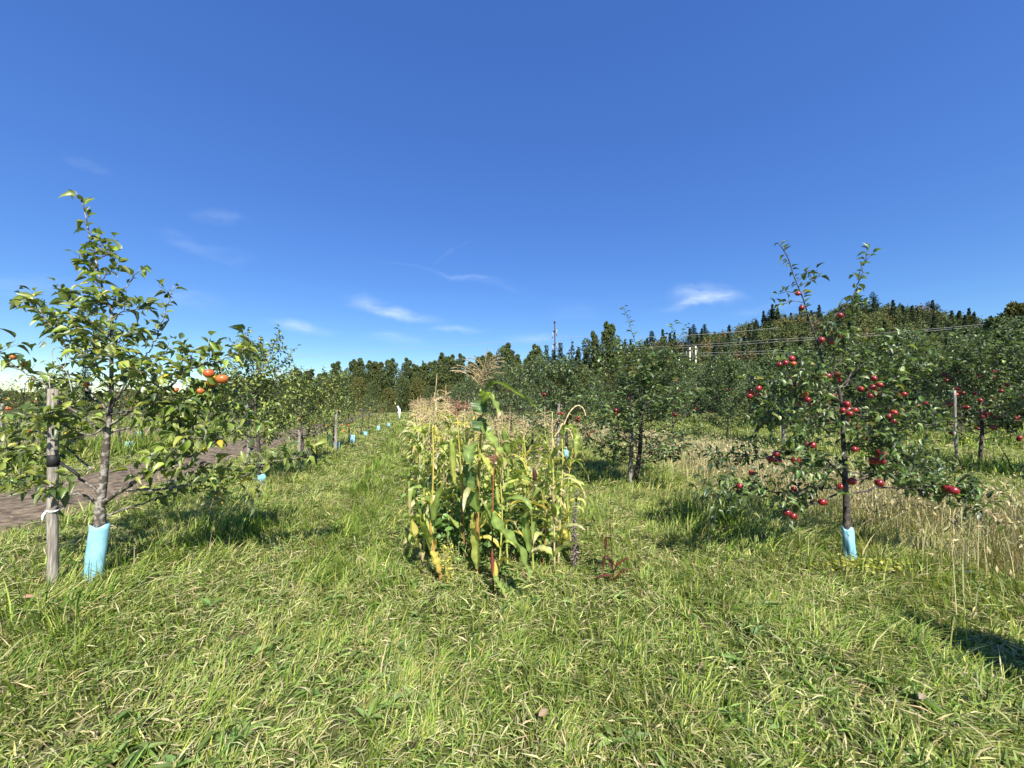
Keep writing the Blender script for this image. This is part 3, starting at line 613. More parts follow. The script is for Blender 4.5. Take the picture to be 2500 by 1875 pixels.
# ------------------------------------------------------------------ far trees
def lobes_tree(seed, H, R, cols, wts, n=5000, size=.3, trunk_h=.18, mat=None, nl=14, name='tree', shape='round', tm=LEAF_LO):
    r_ = np.random.default_rng(seed); root = empty(name, (0, 0, 0), '', 'tree', None); leaf, wood = Acc(), Acc()
    tube(wood, [(0, 0, -.3), (r_.normal(0, .1), 0, H * .3), (0, r_.normal(0, .15), H * .6), (0, 0, H * .88)], np.array((.03, .025, .015, .004)) * H, 7)
    base = np.array(pick(cols, wts, 1, .05)[0])
    for i in range(nl):
        t = (i + r_.random()) / nl; z = H * (trunk_h + (1 - trunk_h) * t)
        if shape == 'round': rr = R * math.sin(math.pi * (.12 + .85 * t)) ** .7
        elif shape == 'tall': rr = R * (math.sin(math.pi * (.2 + .75 * t)) ** .9) * .8
        else: rr = R * (1 - .8 * t)
        a = i * 2.4 + r_.random(); off = rr * r_.uniform(.25, .7); c = np.array((math.cos(a) * off, math.sin(a) * off, z)); lr = max(.1 * R, rr * r_.uniform(.35, .6))
        m = n // nl; u = nrm(r_.normal(size=(m, 3))); rad = lr * (1 - r_.random(m) ** 2 * .55); pos = c + u * rad[:, None] * np.array((1, 1, .85 if shape != 'tall' else 1.3))
        if z - lr < H * trunk_h * .5: pos[:, 2] = np.maximum(pos[:, 2], H * trunk_h * .4 * r_.random(m))
        pos[:, 2] = np.minimum(pos[:, 2], H * (1 + .02 * r_.random(m)))
        col = pick(cols, wts, m, .22) * .7 + base * .3
        d = nrm(u + r_.normal(0, .8, (m, 3))); scatter(leaf, tm, pos, d, nrm(u + r_.normal(0, .6, (m, 3))), size * r_.uniform(.6, 1.3, m), size * r_.uniform(.5, .9, m), col)
        tube(wood, [(0, 0, max(.1 * H, z - .25 * H)), tuple(c * .5 + np.array((0, 0, (z - .08 * H) * .5))), tuple(c)], np.array((.012, .008, .003)) * H, 4, cap=False)
    wood.build('trunk', M_BARKD, root, smooth=True); leaf.build('crown', mat or M_FAR, root); return root
def conifer(seed, H, R, col=(.028, .05, .026), n=26, name='conifer', sparse=0.0):
    r_ = np.random.default_rng(seed); root = empty(name, (0, 0, 0), '', 'conifer', None); leaf, wood = Acc(), Acc()
    tube(wood, [(0, 0, -.3), (0, 0, H * .5), (0, 0, H)], np.array((.022, .014, .003)) * H, 7)
    for i in range(n):
        t = i / n; z = H * (.1 + .9 * t); rr = R * (1 - t) ** .8 * r_.uniform(.7, 1.15) + .02 * H
        nb = max(4, int(9 * (1 - t * .5)))
        for j in range(nb):
            if r_.random() < sparse: continue
            a = 6.283 * (j + r_.random()) / nb; l = rr * r_.uniform(.6, 1.1); q = np.linspace(0, 1, 5)[:, None]
            e = np.array((math.cos(a), math.sin(a), 0)); p = np.array((0, 0, z)) + e * l * q + np.array((0, 0, 1.)) * (-.28 * l * q + .16 * l * q ** 2)
            m = max(10, int(46 * l / max(R, .1))); k = r_.random(m) ** .8; pos = np.stack([np.interp(k, q[:, 0], p[:, c]) for c in range(3)], 1) + r_.normal(0, .07 * l + .02, (m, 3)) * (1 - .5 * k[:, None])
            d = nrm(e + r_.normal(0, .5, (m, 3)) + np.array((0, 0, -.25)))
            scatter(leaf, LEAF_LO, pos, d, nrm(np.array((0, 0, 1.)) + r_.normal(0, .4, (m, 3))), .045 * H * r_.uniform(.6, 1.3, m), .018 * H, pick([col], [1], m, .25))
    wood.build('trunk', M_BARKD, root, smooth=True); leaf.build('crown', M_FAR, root); return root
FG = [(.07, .095, .03), (.095, .12, .04), (.125, .15, .05), (.045, .065, .026), (.15, .16, .06)]; FGW = (3, 3, 2, 2, .6)
FO = [(.09, .10, .03), (.12, .12, .035), (.07, .08, .03), (.15, .12, .04)]; FOW = (3, 2, 2, 1)
M_OLD = mat_veg('old_orchard_leaf', .25, .6, .3)
OG = [(.085, .12, .045), (.12, .155, .06), (.06, .09, .034), (.17, .20, .09)]
BIG = [lobes_tree(501, 6, 2.6, OG, (3, 3, 2, 1), 16000, .16, .15, M_OLD, 20, 'orchard_tree'), lobes_tree(502, 5.6, 2.8, OG, (3, 3, 2, 1), 16000, .16, .12, M_OLD, 20, 'orchard_tree')]
DEC = [lobes_tree(511, 10, 3.4, FG, FGW, 7000, .34, .12, nl=16), lobes_tree(512, 10, 3.0, FG, FGW, 7500, .32, .08, nl=20), lobes_tree(513, 10, 3.8, FO, FOW, 7500, .34, .1, nl=18), lobes_tree(514, 10, 2.6, FG, FGW, 6000, .3, .06, nl=18)]
BUSH = [lobes_tree(521, 4, 3.0, FG, FGW, 5000, .26, .02, nl=12, name='bush'), lobes_tree(522, 4, 3.2, FO, FOW, 5000, .26, .02, nl=12, name='bush')]
CON = [conifer(531, 10, 2.0), conifer(532, 10, 2.5, (.024, .044, .026)), conifer(533, 10, 2.4, (.03, .045, .022), 18, sparse=.35)]
# old orchard blocks far right
k = 0
for y, s in [(19,29),(23,29),(27,29),(31.5,29),(36,29),(41,29),(46,29),(21,37),(26,37),(31,37),(36,37),(42,37),(24,45),(30,45),(36,45)]:
    place(BIG[k % 2], s - .26 * y, y, k * 1.1, .93 + .06 * (k % 3), f'large dark green old fruit tree, {ordn(k)} in the block below the hill', 'fruit tree', 'old fruit trees on the right below the hill'); k += 1
def px_tree(proto, px, top, d, hw=None, protoH=10, protoR=3, base=985, label='', cat=None, group=None, rz=None, zb=0):
    """stand a tree at distance d so that it reaches the height seen there; hw = real half-width over natural"""
    p = P(px, top, d); H = p[2] - zb; sc = H / protoH; w = sc if hw is None else (hw / F * d) / protoR
    return place(proto, p[0], d, random.uniform(0, 6.28) if rz is None else rz, (w, w, sc), label, cat, group, z=zb)
GL = 'trees in the line behind the left orchard rows'
random.seed(77)
LEFTLINE = [(505,935,105,1),(540,915,100,0),(575,920,100,2),(610,925,95,0),(650,928,120,1),(690,915,110,3),(725,905,95,0),(757,905,95,1),(790,912,92,0),(822,886,88,1),(862,880,88,3),(878,878,88,1),(905,884,88,1),(925,884,90,2),(955,879,88,0),(993,876,90,3),(1012,892,92,0),(1035,890,90,1),(1058,884,90,0),(1080,866,86,1),(1102,870,88,0),(1124,866,88,3),(1150,886,92,0),(1175,872,90,0),(1195,862,84,2)]
for i, (px, top, d, k) in enumerate(LEFTLINE):
    px_tree(DEC[k], px, top, d, {0: 34, 1: 30, 2: 34, 3: 24}[k], 10, {0: 3.4, 1: 3.0, 2: 3.8, 3: 2.6}[k], label=f'dark green tree, {ordn(i)} from the left in the tree line behind the grass lane', cat='tree', group=GL)
for i in range(24):
    px = 480 + i * 36; d = 70 + random.uniform(-6, 6)
    px_tree(BUSH[i % 2], px, random.uniform(925, 950), d, 26, 4, 3, label=f'rounded bush, {ordn(i)} from the left below the tree line on the left', cat='bush', group='bushes below the left tree line')
for i in range(14):
    px = -60 + i * 42; px_tree(BUSH[i % 2], px, random.uniform(946, 962), 130 + random.uniform(-15, 15), 30, 4, 3, label=f'distant low tree, {ordn(i)} from the left on the horizon at the far left', cat='tree', group='distant trees on the left horizon')
px_tree(CON[1], 209, 893, 90, 26, 10, 2.5, label='single dark conifer on the left horizon behind the nearest apple tree', cat='conifer')
px_tree(CON[0], 1033, 877, 100, 9, 10, 2, label='narrow dark conifer poking above the left tree line near the corn tassels', cat='conifer')
MID = [(0,1238,843,78,44,'round crowned tree left of the tall steel pole'),(0,1307,845,84,36,'rounder dark tree just left of the spruces by the steel pole'),(1,1290,870,86,26,'small dark tree between the round crowned trees left of the pole'),
       (0,1449,815,85,34,'left lobe of the tall broadleaf pair above the orchard right of the pole'),(0,1484,792,82,42,'tallest broadleaf tree right of the steel pole, behind the apple whip'),(1,1260,870,90,30,'narrow dark tree behind the round crowned tree')]
for k, px, top, d, hw, lb in MID: px_tree(DEC[k], px, top, d, hw, 10, [3.4, 2.6, 3.8, 2][k], label=lb, cat='tree')
SPR = [(1334,838,95,11,0),(1352,850,98,12,0),(1368,832,95,12,0),(1395,826,95,15,2),(1413,842,100,9,0),(1433,846,100,11,1),(1343,868,100,14,1),(1380,866,96,14,1),(1405,868,96,14,0),(1425,872,92,14,1)]
for i, (px, top, d, hw, k) in enumerate(SPR): px_tree(CON[k], px, top, d, hw * 1.7, 10, [2.0, 2.5, 2.4][k], label=f'dark spruce, {ordn(i)} counted in the spruce group around the steel pole', cat='conifer', group='spruces around the steel pole')
for i in range(26):
    px = 1210 + i * 30; d = 62 + random.uniform(-5, 5); top = 905 + random.uniform(-10, 22) - max(0, px - 1560) * .03
    if i in (16, 17): continue
    px_tree(DEC[2] if i % 3 == 0 else BUSH[i % 2], px, top, d, 30, 10 if i % 3 == 0 else 4, 3.4, label=f'bushy tree, {ordn(i)} from the left in the band below the wooded hill', cat='tree', group='bushy trees below the wooded hill')
px_tree(DEC[2], 1735, 880, 60, 34, 10, 3.8, label='yellow-olive bushy tree right of the pale twin poles', cat='tree')

# hill -------------------------------------------------------------
SKY = [(1150,985),(1300,960),(1400,930),(1480,890),(1540,862),(1600,852),(1650,845),(1720,828),(1790,818),(1850,800),(1900,785),(1960,790),(2010,780),(2060,765),(2140,762),(2210,764),(2290,768),(2340,795),(2370,790),(2420,806),(2500,815),(2700,812),(3000,850),(3500,985)]
def hill_h(x, y):
    """terrain height: a ridge at 150..230 m whose crest follows the skyline seen from the orchard"""
    y = np.maximum(np.asarray(y, float), 1); u = np.asarray(x) / y; px = CX + u * F
    top = np.interp(px, [p[0] for p in SKY], [p[1] for p in SKY]); rise = (985 - top + 8) / F * 200 + 1.5 - 7.5
    t = np.clip((y - 78) / 122, 0, 1); t = t * t * (3 - 2 * t); return np.maximum(rise, 0) * t
def build_hill():
    Y = np.linspace(76, 420, 60); U = np.linspace(-.25, 2.6, 120); V = []
    for yy in Y:
        for u in U:
            hh = hill_h(u * min(yy, 200), min(yy, 200)); f = 1 if yy < 230 else max(0, 1 - (yy - 230) / 190); V.append((u * yy, yy, float(hh) * f - (0.3 if yy < 77 or hh <= 0 or f == 0 else 0)))
    n = len(U); Q = [(i*n + j, i*n + j + 1, (i+1)*n + j + 1, (i+1)*n + j) for i in range(len(Y) - 1) for j in range(n - 1)]
    ac = Acc(); ac.add(V, None, Q); o = ac.build('hill', mat_plain('hill_floor', (.03, .035, .015), .95, (.05, .055, .02), .3), smooth=True); tag(o, kind='structure')
    # wood on the slope: reads as one mass
    ac = Acc(); r_ = np.random.default_rng(9)
    for i in range(760):
        d = 82 + 125 * r_.random() ** .8; u = r_.uniform(.02, 1.75); x = u * d; h0 = float(hill_h(x, d))
        if h0 < 1 and d > 130: continue
        H = r_.uniform(5.5, 10); R = H * r_.uniform(.3, .5); m = 560; v = nrm(r_.normal(size=(m, 3))); v[:, 2] = np.abs(v[:, 2]) * 1.2 - .35
        cone = r_.random() < .3
        lump = 1 + .28 * np.sin(v[:, 0] * 5 + i) * np.cos(v[:, 1] * 6 + i) + .15 * r_.normal(size=m)
        pos = np.array((x, d, h0 + H * .45)) + v * np.array((R, R, H * .5)) * lump[:, None] * (1 - .3 * r_.random((m, 1)) ** 2)
        if cone:
            tt = r_.random(m) ** .75; a_ = r_.uniform(0, 6.283, m); rr_ = H * .24 * (1 - tt) * (.55 + .45 * np.abs(np.sin(tt * 26 + a_))) ; pos = np.stack([x + rr_ * np.cos(a_), d + rr_ * np.sin(a_), h0 + H * 1.35 * tt], 1)
        q = r_.random(); cc = np.array((.08, .105, .036) if q < .42 else (.115, .135, .048) if q < .7 else (.045, .062, .03) if q < .83 else (.15, .14, .055) if q < .96 else (.16, .10, .06))
        if cone: cc = np.array((.04, .058, .032))
        scatter(ac, LEAF_LO, pos, nrm(v + r_.normal(0, .8, (m, 3))), nrm(v + r_.normal(0, .5, (m, 3))), .62 * r_.uniform(.5, 1.3, m), .5, pick([cc], [1], m, .22))
    o = ac.build('hillside_wood', M_FAR); tag(o, 'dense mixed wood covering the hillside on the right', 'wood', kind='stuff')
build_hill()
GC = 'conifers standing out on the hill skyline'
HC_ = [(1562,833,12,2),(1591,810,14,0),(1693,794,14,1),(1720,794,14,1),(1885,757,26,1),(1847,780,12,2),(1800,801,9,2),(1760,815,9,2),(1870,772,12,2),(1943,768,12,2),(2090,722,24,1),(2131,714,20,2),(2169,744,10,2),(2158,746,9,2),(2195,741,12,2),(2227,750,10,2),(2267,737,16,2),(2287,743,14,2),(2060,745,14,1),(2020,770,12,1)]
for i, (px, top, hw, k) in enumerate(sorted(HC_)):
    top -= 4; hw *= 1.25
    d = 185; x = P(px, top, d)[0]; zb = float(hill_h(x, d)) - 1
    zb = min(zb, P(px, top, d)[2] - 7)
    px_tree(CON[k], px, top, d, hw, 10, [2, 2.5, 2.4][k], label=f'conifer, {ordn(i)} from the left along the skyline of the wooded hill', cat='conifer', group=GC, zb=zb)
for px, top, hw, k, lb in [(1620,824,20,2,'brownish round tree on the hill skyline left of the twin conifers'),(1642,828,13,1,'small pale grey-green tree on the low end of the hill skyline'),(2367,772,34,2,'yellowing autumn tree on the hill skyline far right'),(2110,760,30,0,'dark broad tree under the two conifers on the hill top')]:
    d = 170; x = P(px, top, d)[0]; px_tree(DEC[k], px, top, d, hw, 10, [3.4, 2.6, 3.8, 2][k], label=lb, cat='tree', zb=min(float(hill_h(x, d)) - 1, P(px, top, d)[2] - 9))
px_tree(DEC[2], 2492, 742, 70, 68, 10, 3.8, label='big olive-yellow broadleaf tree at the right edge above the old orchard', cat='tree', zb=0)

# ------------------------------------------------------------------ poles and wires
M_STEEL = mat_plain('rusty_steel', (.05, .033, .033), .7, (.08, .05, .045), 3)
M_POLE = mat_plain('pale_pole', (.5, .46, .38), .8, (.62, .58, .5), 4)
M_WIRE = mat_plain('wire', (.34, .34, .31), .5)
def pole_part(root, name, a, b, r, mat, sides=8, r2=None):
    ac = Acc(); o = np.array(root.location); tube(ac, [np.array(a) - o, np.array(b) - o], [r, r2 if r2 else r], sides); return ac.build(name, mat, root, smooth=True)
d = 118.; b = P(1356, 985, d); b[2] = 0
root = empty('power_pole', b, 'tall rust-brown steel transmission pole with short arms, left of the tallest broadleaf tree', 'power pole')
pole_part(root, 'pole', b, P(1354, 786, d), .33, M_STEEL, 10, .17)
pole_part(root, 'pole_cap', P(1354, 789, d), P(1354, 784, d), .3, M_STEEL)
for (a, c, i0, i1) in [((1349, 811), (1359, 804), (1350, 826), (1358.6, 820)), ((1349, 843), (1360, 837), (1350, 858), (1359, 852)), ((1349, 875), (1360, 869), (1350, 889), (1359, 884))]:
    pole_part(root, 'cross_arm', P(*a, d - .6), P(*c, d - .6), .16, M_STEEL, 6)
    pole_part(root, 'insulator', P(*a, d - .8), P(*i0, d - .8), .12, M_WIRE, 6); pole_part(root, 'insulator', P(*c, d - .8), P(*i1, d - .8), .12, M_WIRE, 6)
def hframe(x0, t0, x1, t1, base, d, r, arm, label, mat=M_POLE):
    b = P((x0 + x1) / 2, base, d); b[2] = 0
    root = empty('wooden_power_pole', b, label, 'power pole')
    for x, t in ((x0, t0), (x1, t1)):
        q = P(x, base, d); q[2] = 0; pole_part(root, 'pole', q, P(x, t, d), r, mat)
    pole_part(root, 'cross_arm', P(*arm[0], d - r * 1.8), P(*arm[1], d - r * 1.8), r * .75, M_BARKD, 6)
    for t in (0.03, .5, .97):
        p = P(arm[0][0] + (arm[1][0] - arm[0][0]) * t, arm[0][1] + (arm[1][1] - arm[0][1]) * t, d - r * 2); pole_part(root, 'insulator', p, p - np.array((0, 0, 1.1)), r * .4, M_WIRE, 5)
hframe(1684.5, 848, 1698.5, 845, 985, 88, .15, ((1675, 857), (1704, 850)), 'pale twin-pole power structure with dark crossarm in front of the hill')
hframe(1335, 878, 1340.5, 880, 985, 120, .12, ((1332, 882), (1343, 884)), 'small thin pale twin poles just left of the rust-brown pole')
hframe(673.5, 900, 684, 902, 985, 110, .16, ((667, 904), (687, 907.5)), 'grey twin-pole power structure between the left apple trees')
hframe(1658, 869, 1666, 881, 985, 100, .12, ((1655, 884), (1670, 886)), 'weathered short leaning poles left of the pale twin poles')
def wire(p0, p1, d0, d1, sag, label, r=.03, ext=0):
    a = P(*p0, d0); b = P(*p1, d1); n = 40; t = np.linspace(0, 1, n)[:, None]; q = a + (b - a) * t; q[:, 2] -= sag * 4 * (t * (1 - t))[:, 0]
    m = q[n // 2].copy(); ac = Acc(); tube(ac, q - m, r * 1.1, 4); o = ac.build('power_line', M_WIRE); o.location = m; return tag(o, label, 'power line', 'power lines strung behind the orchard')
WL = [((1350,826),(-200,910),118,150,1.5,'upper left power line running from the steel pole'),((1358,820),(1900,800),118,90,1.2,'topmost power line crossing the hill right of the steel pole'),
 ((1350,858),(-200,948),118,140,1.2,'middle left power line running from the steel pole'),
 ((1350,889),(-200,955),118,135,.8,'lower left power line passing behind the corn tassels'),((1359,884),(-200,962),118,135,.8,'lowest left power line passing behind the corn tassels')]
for p0, p1, d0, d1, sg, lb in WL: wire(p0, p1, d0, d1, sg, lb, .035)
RW = [(818,828,800,'first'),(828,834,803,'second'),(858,860,828,'third'),(864,866,836,'fourth'),(885,890,862,'fifth'),(889,895,868,'sixth')]
for i, (ya, yb, yc, nm) in enumerate(RW):
    wire((1359 if i % 2 else 1352, ya if i > 1 else 852 + i*4), (1900, yb - 4 if i > 1 else yb), 118, 80, .6, f'{nm} power line from the top between the steel pole and the red apple tree', .028)
    wire((1900, yb - 4 if i > 1 else yb), (2700, yc - 40 if i < 2 else yc - 5), 80, 60, .5, f'{nm} power line from the top right of the red apple tree', .024)

# ------------------------------------------------------------------ stakes, guards and small things
def stake(px, top, base_y, d, r, label, tie=False, band=None, lean=0, mat=None):
    b = P(px, base_y, d); t = P(px + lean, top, d); z0 = float(gz(b[0], d))
    root = empty('wooden_stake', (b[0], d, z0), label, 'tree stake', 'stakes beside the young apple trees')
    o = np.array(root.location); ac = Acc(); n = 14; q = np.array([np.array((b[0], d, z0 - .05)) + (t - np.array((b[0], d, z0 - .05))) * k for k in np.linspace(0, 1, n)]) - o
    q[1:-1] += np.random.default_rng(int(px)).normal(0, .0025, (n - 2, 3)); tube(ac, q, r * (1 + .03 * np.sin(np.arange(n) * 1.7)), 14)
    ac.build('post', mat or M_WOOD, root, smooth=False); return root
st_a = stake(130, 950, 1418, 3.33, .034, 'thick grey wooden stake beside the nearest left tree, tied with a white strip', lean=0)
o_ = np.array(st_a.location)
ac = Acc(); c = P(130, 1246, 3.33) - o_
for a0 in range(1): 
    a = np.linspace(0, 2 * math.pi, 20); tube(ac, np.stack([c[0] + .037 * np.cos(a), c[1] + .037 * np.sin(a), c[2] + .004 * np.sin(a * 2)], 1), .0075, 5)
tube(ac, [c + np.array((-.043, -.01, 0)), c + np.array((-.055, -.02, -.03)), c + np.array((-.062, -.02, -.075))], [.006, .012, .008], 5)
tube(ac, [c + np.array((-.043, -.01, 0)), c + np.array((-.05, -.03, -.04)), c + np.array((-.048, -.03, -.085))], [.006, .01, .007], 5)
ac.build('tie_strip', M_WHITE, st_a, smooth=True)
ac = Acc(); c0 = P(130, 1138, 3.33) - o_; c1 = P(130, 1110, 3.33) - o_; tube(ac, [c0, (c0 + c1) / 2, c1], [.0365, .0375, .0365], 16); ac.build('rubber_band', M_BLACK, st_a, smooth=True)
ac = Acc(); tube(ac, [P(x, y, 3.36) - o_ for x, y in ((138, 1122), (158, 1138), (178, 1150), (193, 1162))], [.011, .012, .012, .010], 8); ac.build('tie_strap', M_BLACK, st_a, smooth=True)
ac = Acc(); q = spline([P(x, y, 3.33) - o_ for x, y in ((122, 950), (121, 925), (130, 905), (150, 893), (160, 905), (170, 930), (176, 958))], 5); tube(ac, q, .0035, 5)
q = spline([P(x, y, 3.33) - o_ for x, y in ((150, 893), (133, 885), (127, 868), (130, 853), (143, 848), (156, 856), (161, 876), (158, 895), (146, 905))], 5); tube(ac, q, .003, 5); ac.build('wire_loop', M_WIRE, st_a, smooth=True)
for px, top, by, d, r, lb, ln in [(607,986,1150,8.0,.036,'grey stake in front of the second tree of the left row',0),(819,1002,1102,12.2,.042,'pale stake beside the small blue guard on the left of the grass lane',2),
   (3,985,1100,12.3,.06,'stake at the very left edge of the view',0),(1538,965,1176,7.35,.034,'weathered stake supporting the tall tree right of the corn',6),(1362,980,1128,10.1,.036,'light grey stake beside the tree with the shaded guard',2),
   (2335,953,1140,9.3,.028,'pale post right of the red apple tree in front of the next fruit-laden row',-5),(1913,972,1092,13.2,.06,'short pale stake behind the left side of the red apple tree',0),(731,1050,1135,9.7,.036,'pale stake at the third tree of the left row',0)]:
    stake(px, top, by, d, r, lb, lean=ln)

def guard(px, base_y, top_y, d, w, label, lean=0, crump=.0, seed=1):
    b = P(px, base_y, d); r_ = np.random.default_rng(seed); z0 = float(gz(b[0], d)); t = P(px + lean, top_y, d); na, nz = 28, 12; V = []; H = t[2] - z0
    org = np.array((b[0], d, z0)); top = t - org
    for i in range(nz + 1):
        k = i / nz
        for j in range(na):
            a = 2 * math.pi * j / na; fold = 1 + crump * (.55 * math.sin(3 * a + 2.2 * k) + .4 * math.sin(7 * a - 3 * k + seed)) + crump * .3 * math.sin(9 * k + 2 * a) + .03 * math.sin(2 * a)
            rr = w * fold; V.append((top[0] * k + rr * math.cos(a), top[1] * k + rr * .8 * math.sin(a), -.03 + (H + .03) * k + (.012 * math.sin(3 * a + seed) if i == nz else 0)))
    Q = [(i*na + j, i*na + (j+1) % na, (i+1)*na + (j+1) % na, (i+1)*na + j) for i in range(nz) for j in range(na)]
    ac = Acc(); ac.add(V, None, Q); root = ac.build('tree_guard', M_GUARD, smooth=True); root.location = org
    so = root.modifiers.new('thickness', 'SOLIDIFY'); so.thickness = .003
    return tag(root, label, 'tree guard', 'blue plastic guards around the apple trunks')
g_a = guard(225, 1400, 1281, 3.47, .070, 'smooth light blue plastic tree guard round the nearest left trunk', 20, .03, 2)
guard(2079, 1364, 1288, 3.82, .049, 'crumpled blue plastic tree guard round the red apple tree trunk', -11, .2, 5)
for x, by, ty, d, lb in [(639,1185,1158,7.38,'blue tree guard half hidden under the low branch of the nearest left tree'),(747,1142,1115,9.75,'pale blue guard at the third tree of the left row'),(822,1100,1080,12.7,'blue tree guard beside the pale stake at the lane edge'),(861,1082,1062,15.4,'bright blue guard in the middle of the left lane edge'),(892,1066,1054,18.4,'tiny pale guard after the bright blue one along the lane'),(924,1052,1040,22,'small light blue guard far along the lane'),(949,1043,1033,26,'tiniest whitish guard at the far end of the lane'),
      (316,1098,1078,12.5,'blue guard seen right of the nearest left trunk across the soil strip'),(49,1132,1113,9.9,'blue guard at the left edge across the soil strip'),(341,1066,1054,18.1,'faint far blue guard beyond the one across the soil strip'),(1382,1128,1098,10.4,'dark shaded blue guard behind the corn on the right')]:
    guard(x, by, ty, d, .07 if d < 11 else .09, lb, 0, .08, int(x))

# white standpipe at the lane end
d = 36.; b = P(975, 1019, d); b[2] = 0
root = empty('white_marker', b, 'slim white marker post with a knob and side loop at the far lane end', 'marker post')
def rel(px, py): return P(px, py, d) - b
ac = Acc(); tube(ac, [rel(975.3, 1024), rel(975.3, 1014), rel(975.5, 1004), rel(976, 998)], [.05, .08, .1, .06], 8); ac.build('post', M_PWHITE, root, smooth=True)
ac = Acc(); tube(ac, spline([rel(975, 1006), rel(971.5, 1008), rel(974, 1002), rel(972, 998.5), rel(974, 996), rel(971, 993.5)], 4), .05, 6); ac.build('hose_loop', M_PWHITE, root, smooth=True)
ac = Acc(); tube(ac, [rel(969.2, 995), rel(970.5, 993.8), rel(972.8, 991.8)], [.05, .1, .06], 8); ac.build('knob', M_PWHITE, root, smooth=True)

# ------------------------------------------------------------------ corn
C_GRN = np.array((.18, .25, .06)); C_DK = np.array((.075, .13, .04)); C_YG = np.array((.32, .37, .09)); C_YEL = np.array((.47, .41, .09)); C_STR = np.array((.46, .40, .24)); C_ORG = np.array((.33, .14, .055)); C_RED = np.array((.19, .05, .035)); C_PUR = np.array((.075, .024, .024)); C_TAS = np.array((.52, .41, .23)); C_TASR = np.array((.3, .15, .10))
def ribbon(acc, pts, w, c0, c1=None, fold=.35, twist=0, wave=.0, mid=1.35):
    pts = spline(pts, 6); n = len(pts); t = np.linspace(0, 1, n); tan = nrm(np.gradient(pts, axis=0))
    prof = np.minimum(1, .35 + 3.2 * t) * (1 - t ** 2.6) ** .8 * w / 2 + .0008
    side = np.cross(tan, np.array((0, 0, 1.))); 
    bad = np.linalg.norm(side, axis=1) < .25; side[bad] = np.array((.8, -.6, 0)); side = nrm(side)
    for i in range(1, n):
        if np.dot(side[i], side[i-1]) < 0: side[i] *= -1
    side = nrm(side - tan * (side * tan).sum(1, keepdims=True)); up = np.cross(side, tan)
    ang = twist * t; s = side * np.cos(ang)[:, None] + up * np.sin(ang)[:, None]; u = -side * np.sin(ang)[:, None] + up * np.cos(ang)[:, None]
    wv = wave * np.sin(t * 26 + c0[0] * 90) * w; wv2 = wave * np.sin(t * 22 + 2 + c0[1] * 50) * w
    lft = pts - s * prof[:, None] + u * (fold * prof + wv)[:, None]; rgt = pts + s * prof[:, None] + u * (fold * prof + wv2)[:, None]
    l2 = pts - s * prof[:, None] * .12; r2 = pts + s * prof[:, None] * .12
    V = np.stack([lft, l2, r2, rgt], 1).reshape(-1, 3)
    c1 = c0 if c1 is None else c1; cc = c0 + (c1 - c0) * (t ** 1.5)[:, None]; cc = cc * np.exp(rng.normal(0, .13, (n, 1))); tip = (np.clip((t - rng.uniform(.7, 1.0)) / .12, 0, 1))[:, None]; cc = cc * (1 - tip) + np.array((.36, .27, .15)) * tip; C = np.stack([cc * rng.uniform(.75, 1.1, (n, 1)), cc * mid, cc * mid, cc * rng.uniform(.75, 1.1, (n, 1))], 1).reshape(-1, 3)
    Q = [(4*i + j, 4*i + j + 1, 4*i + j + 5, 4*i + j + 4) for i in range(n - 1) for j in range(3)]
    acc.add(V, None, Q, C)
def corn_leaf_path(p, az, L, e0=1.1, droop=2.2, r_=random):
    q = [np.array(p, float)]; e = e0; n = 7; a = az
    for i in range(n):
        q.append(q[-1] + L / n * np.array((math.cos(a) * math.cos(e), math.sin(a) * math.cos(e), math.sin(e)))); e -= droop / n * (.5 + i / n); a += r_.uniform(-.1, .1)
    return q
def tassel(parent, p, top, n=14, L=.22, col=C_TAS, droop=1.2, up=1.2, spike=None):
    ac = Acc(); p = np.array(p, float); top = np.array(top, float); ax = nrm(top - p)
    def strand(q, r):
        q = spline(q, 4); m = len(q); rr = r * (1 + .45 * np.sin(np.arange(m) * 2.1)); tube(ac, q, rr, 4, col * random.uniform(.7, 1.25), cap=False)
        k = m; i = rng.integers(1, m, k); scatter(ac, LEAF_LO, q[i] + rng.normal(0, .002, (k, 3)), rdir(k) + np.array((0, 0, -.5)), rdir(k), .014, .006, pick([col, col * 1.2, col * .6], (2, 1, 1), k, .15))
    strand([p, (p + top) / 2, top], .0042)
    for i in range(n):
        t = .05 + .5 * random.random(); s = p + (top - p) * t; a = i * 2.4 + random.random() * .8; e = up * random.uniform(.6, 1.05); l = L * random.uniform(.6, 1.15); q = [s]
        for j in range(5):
            q.append(q[-1] + l / 5 * np.array((math.cos(a) * math.cos(e), math.sin(a) * math.cos(e), math.sin(e)))); e -= droop / 5 * random.uniform(.5, 1.4)
        strand(q, .0028)
    return ac.build('tassel', M_STRAW, parent)
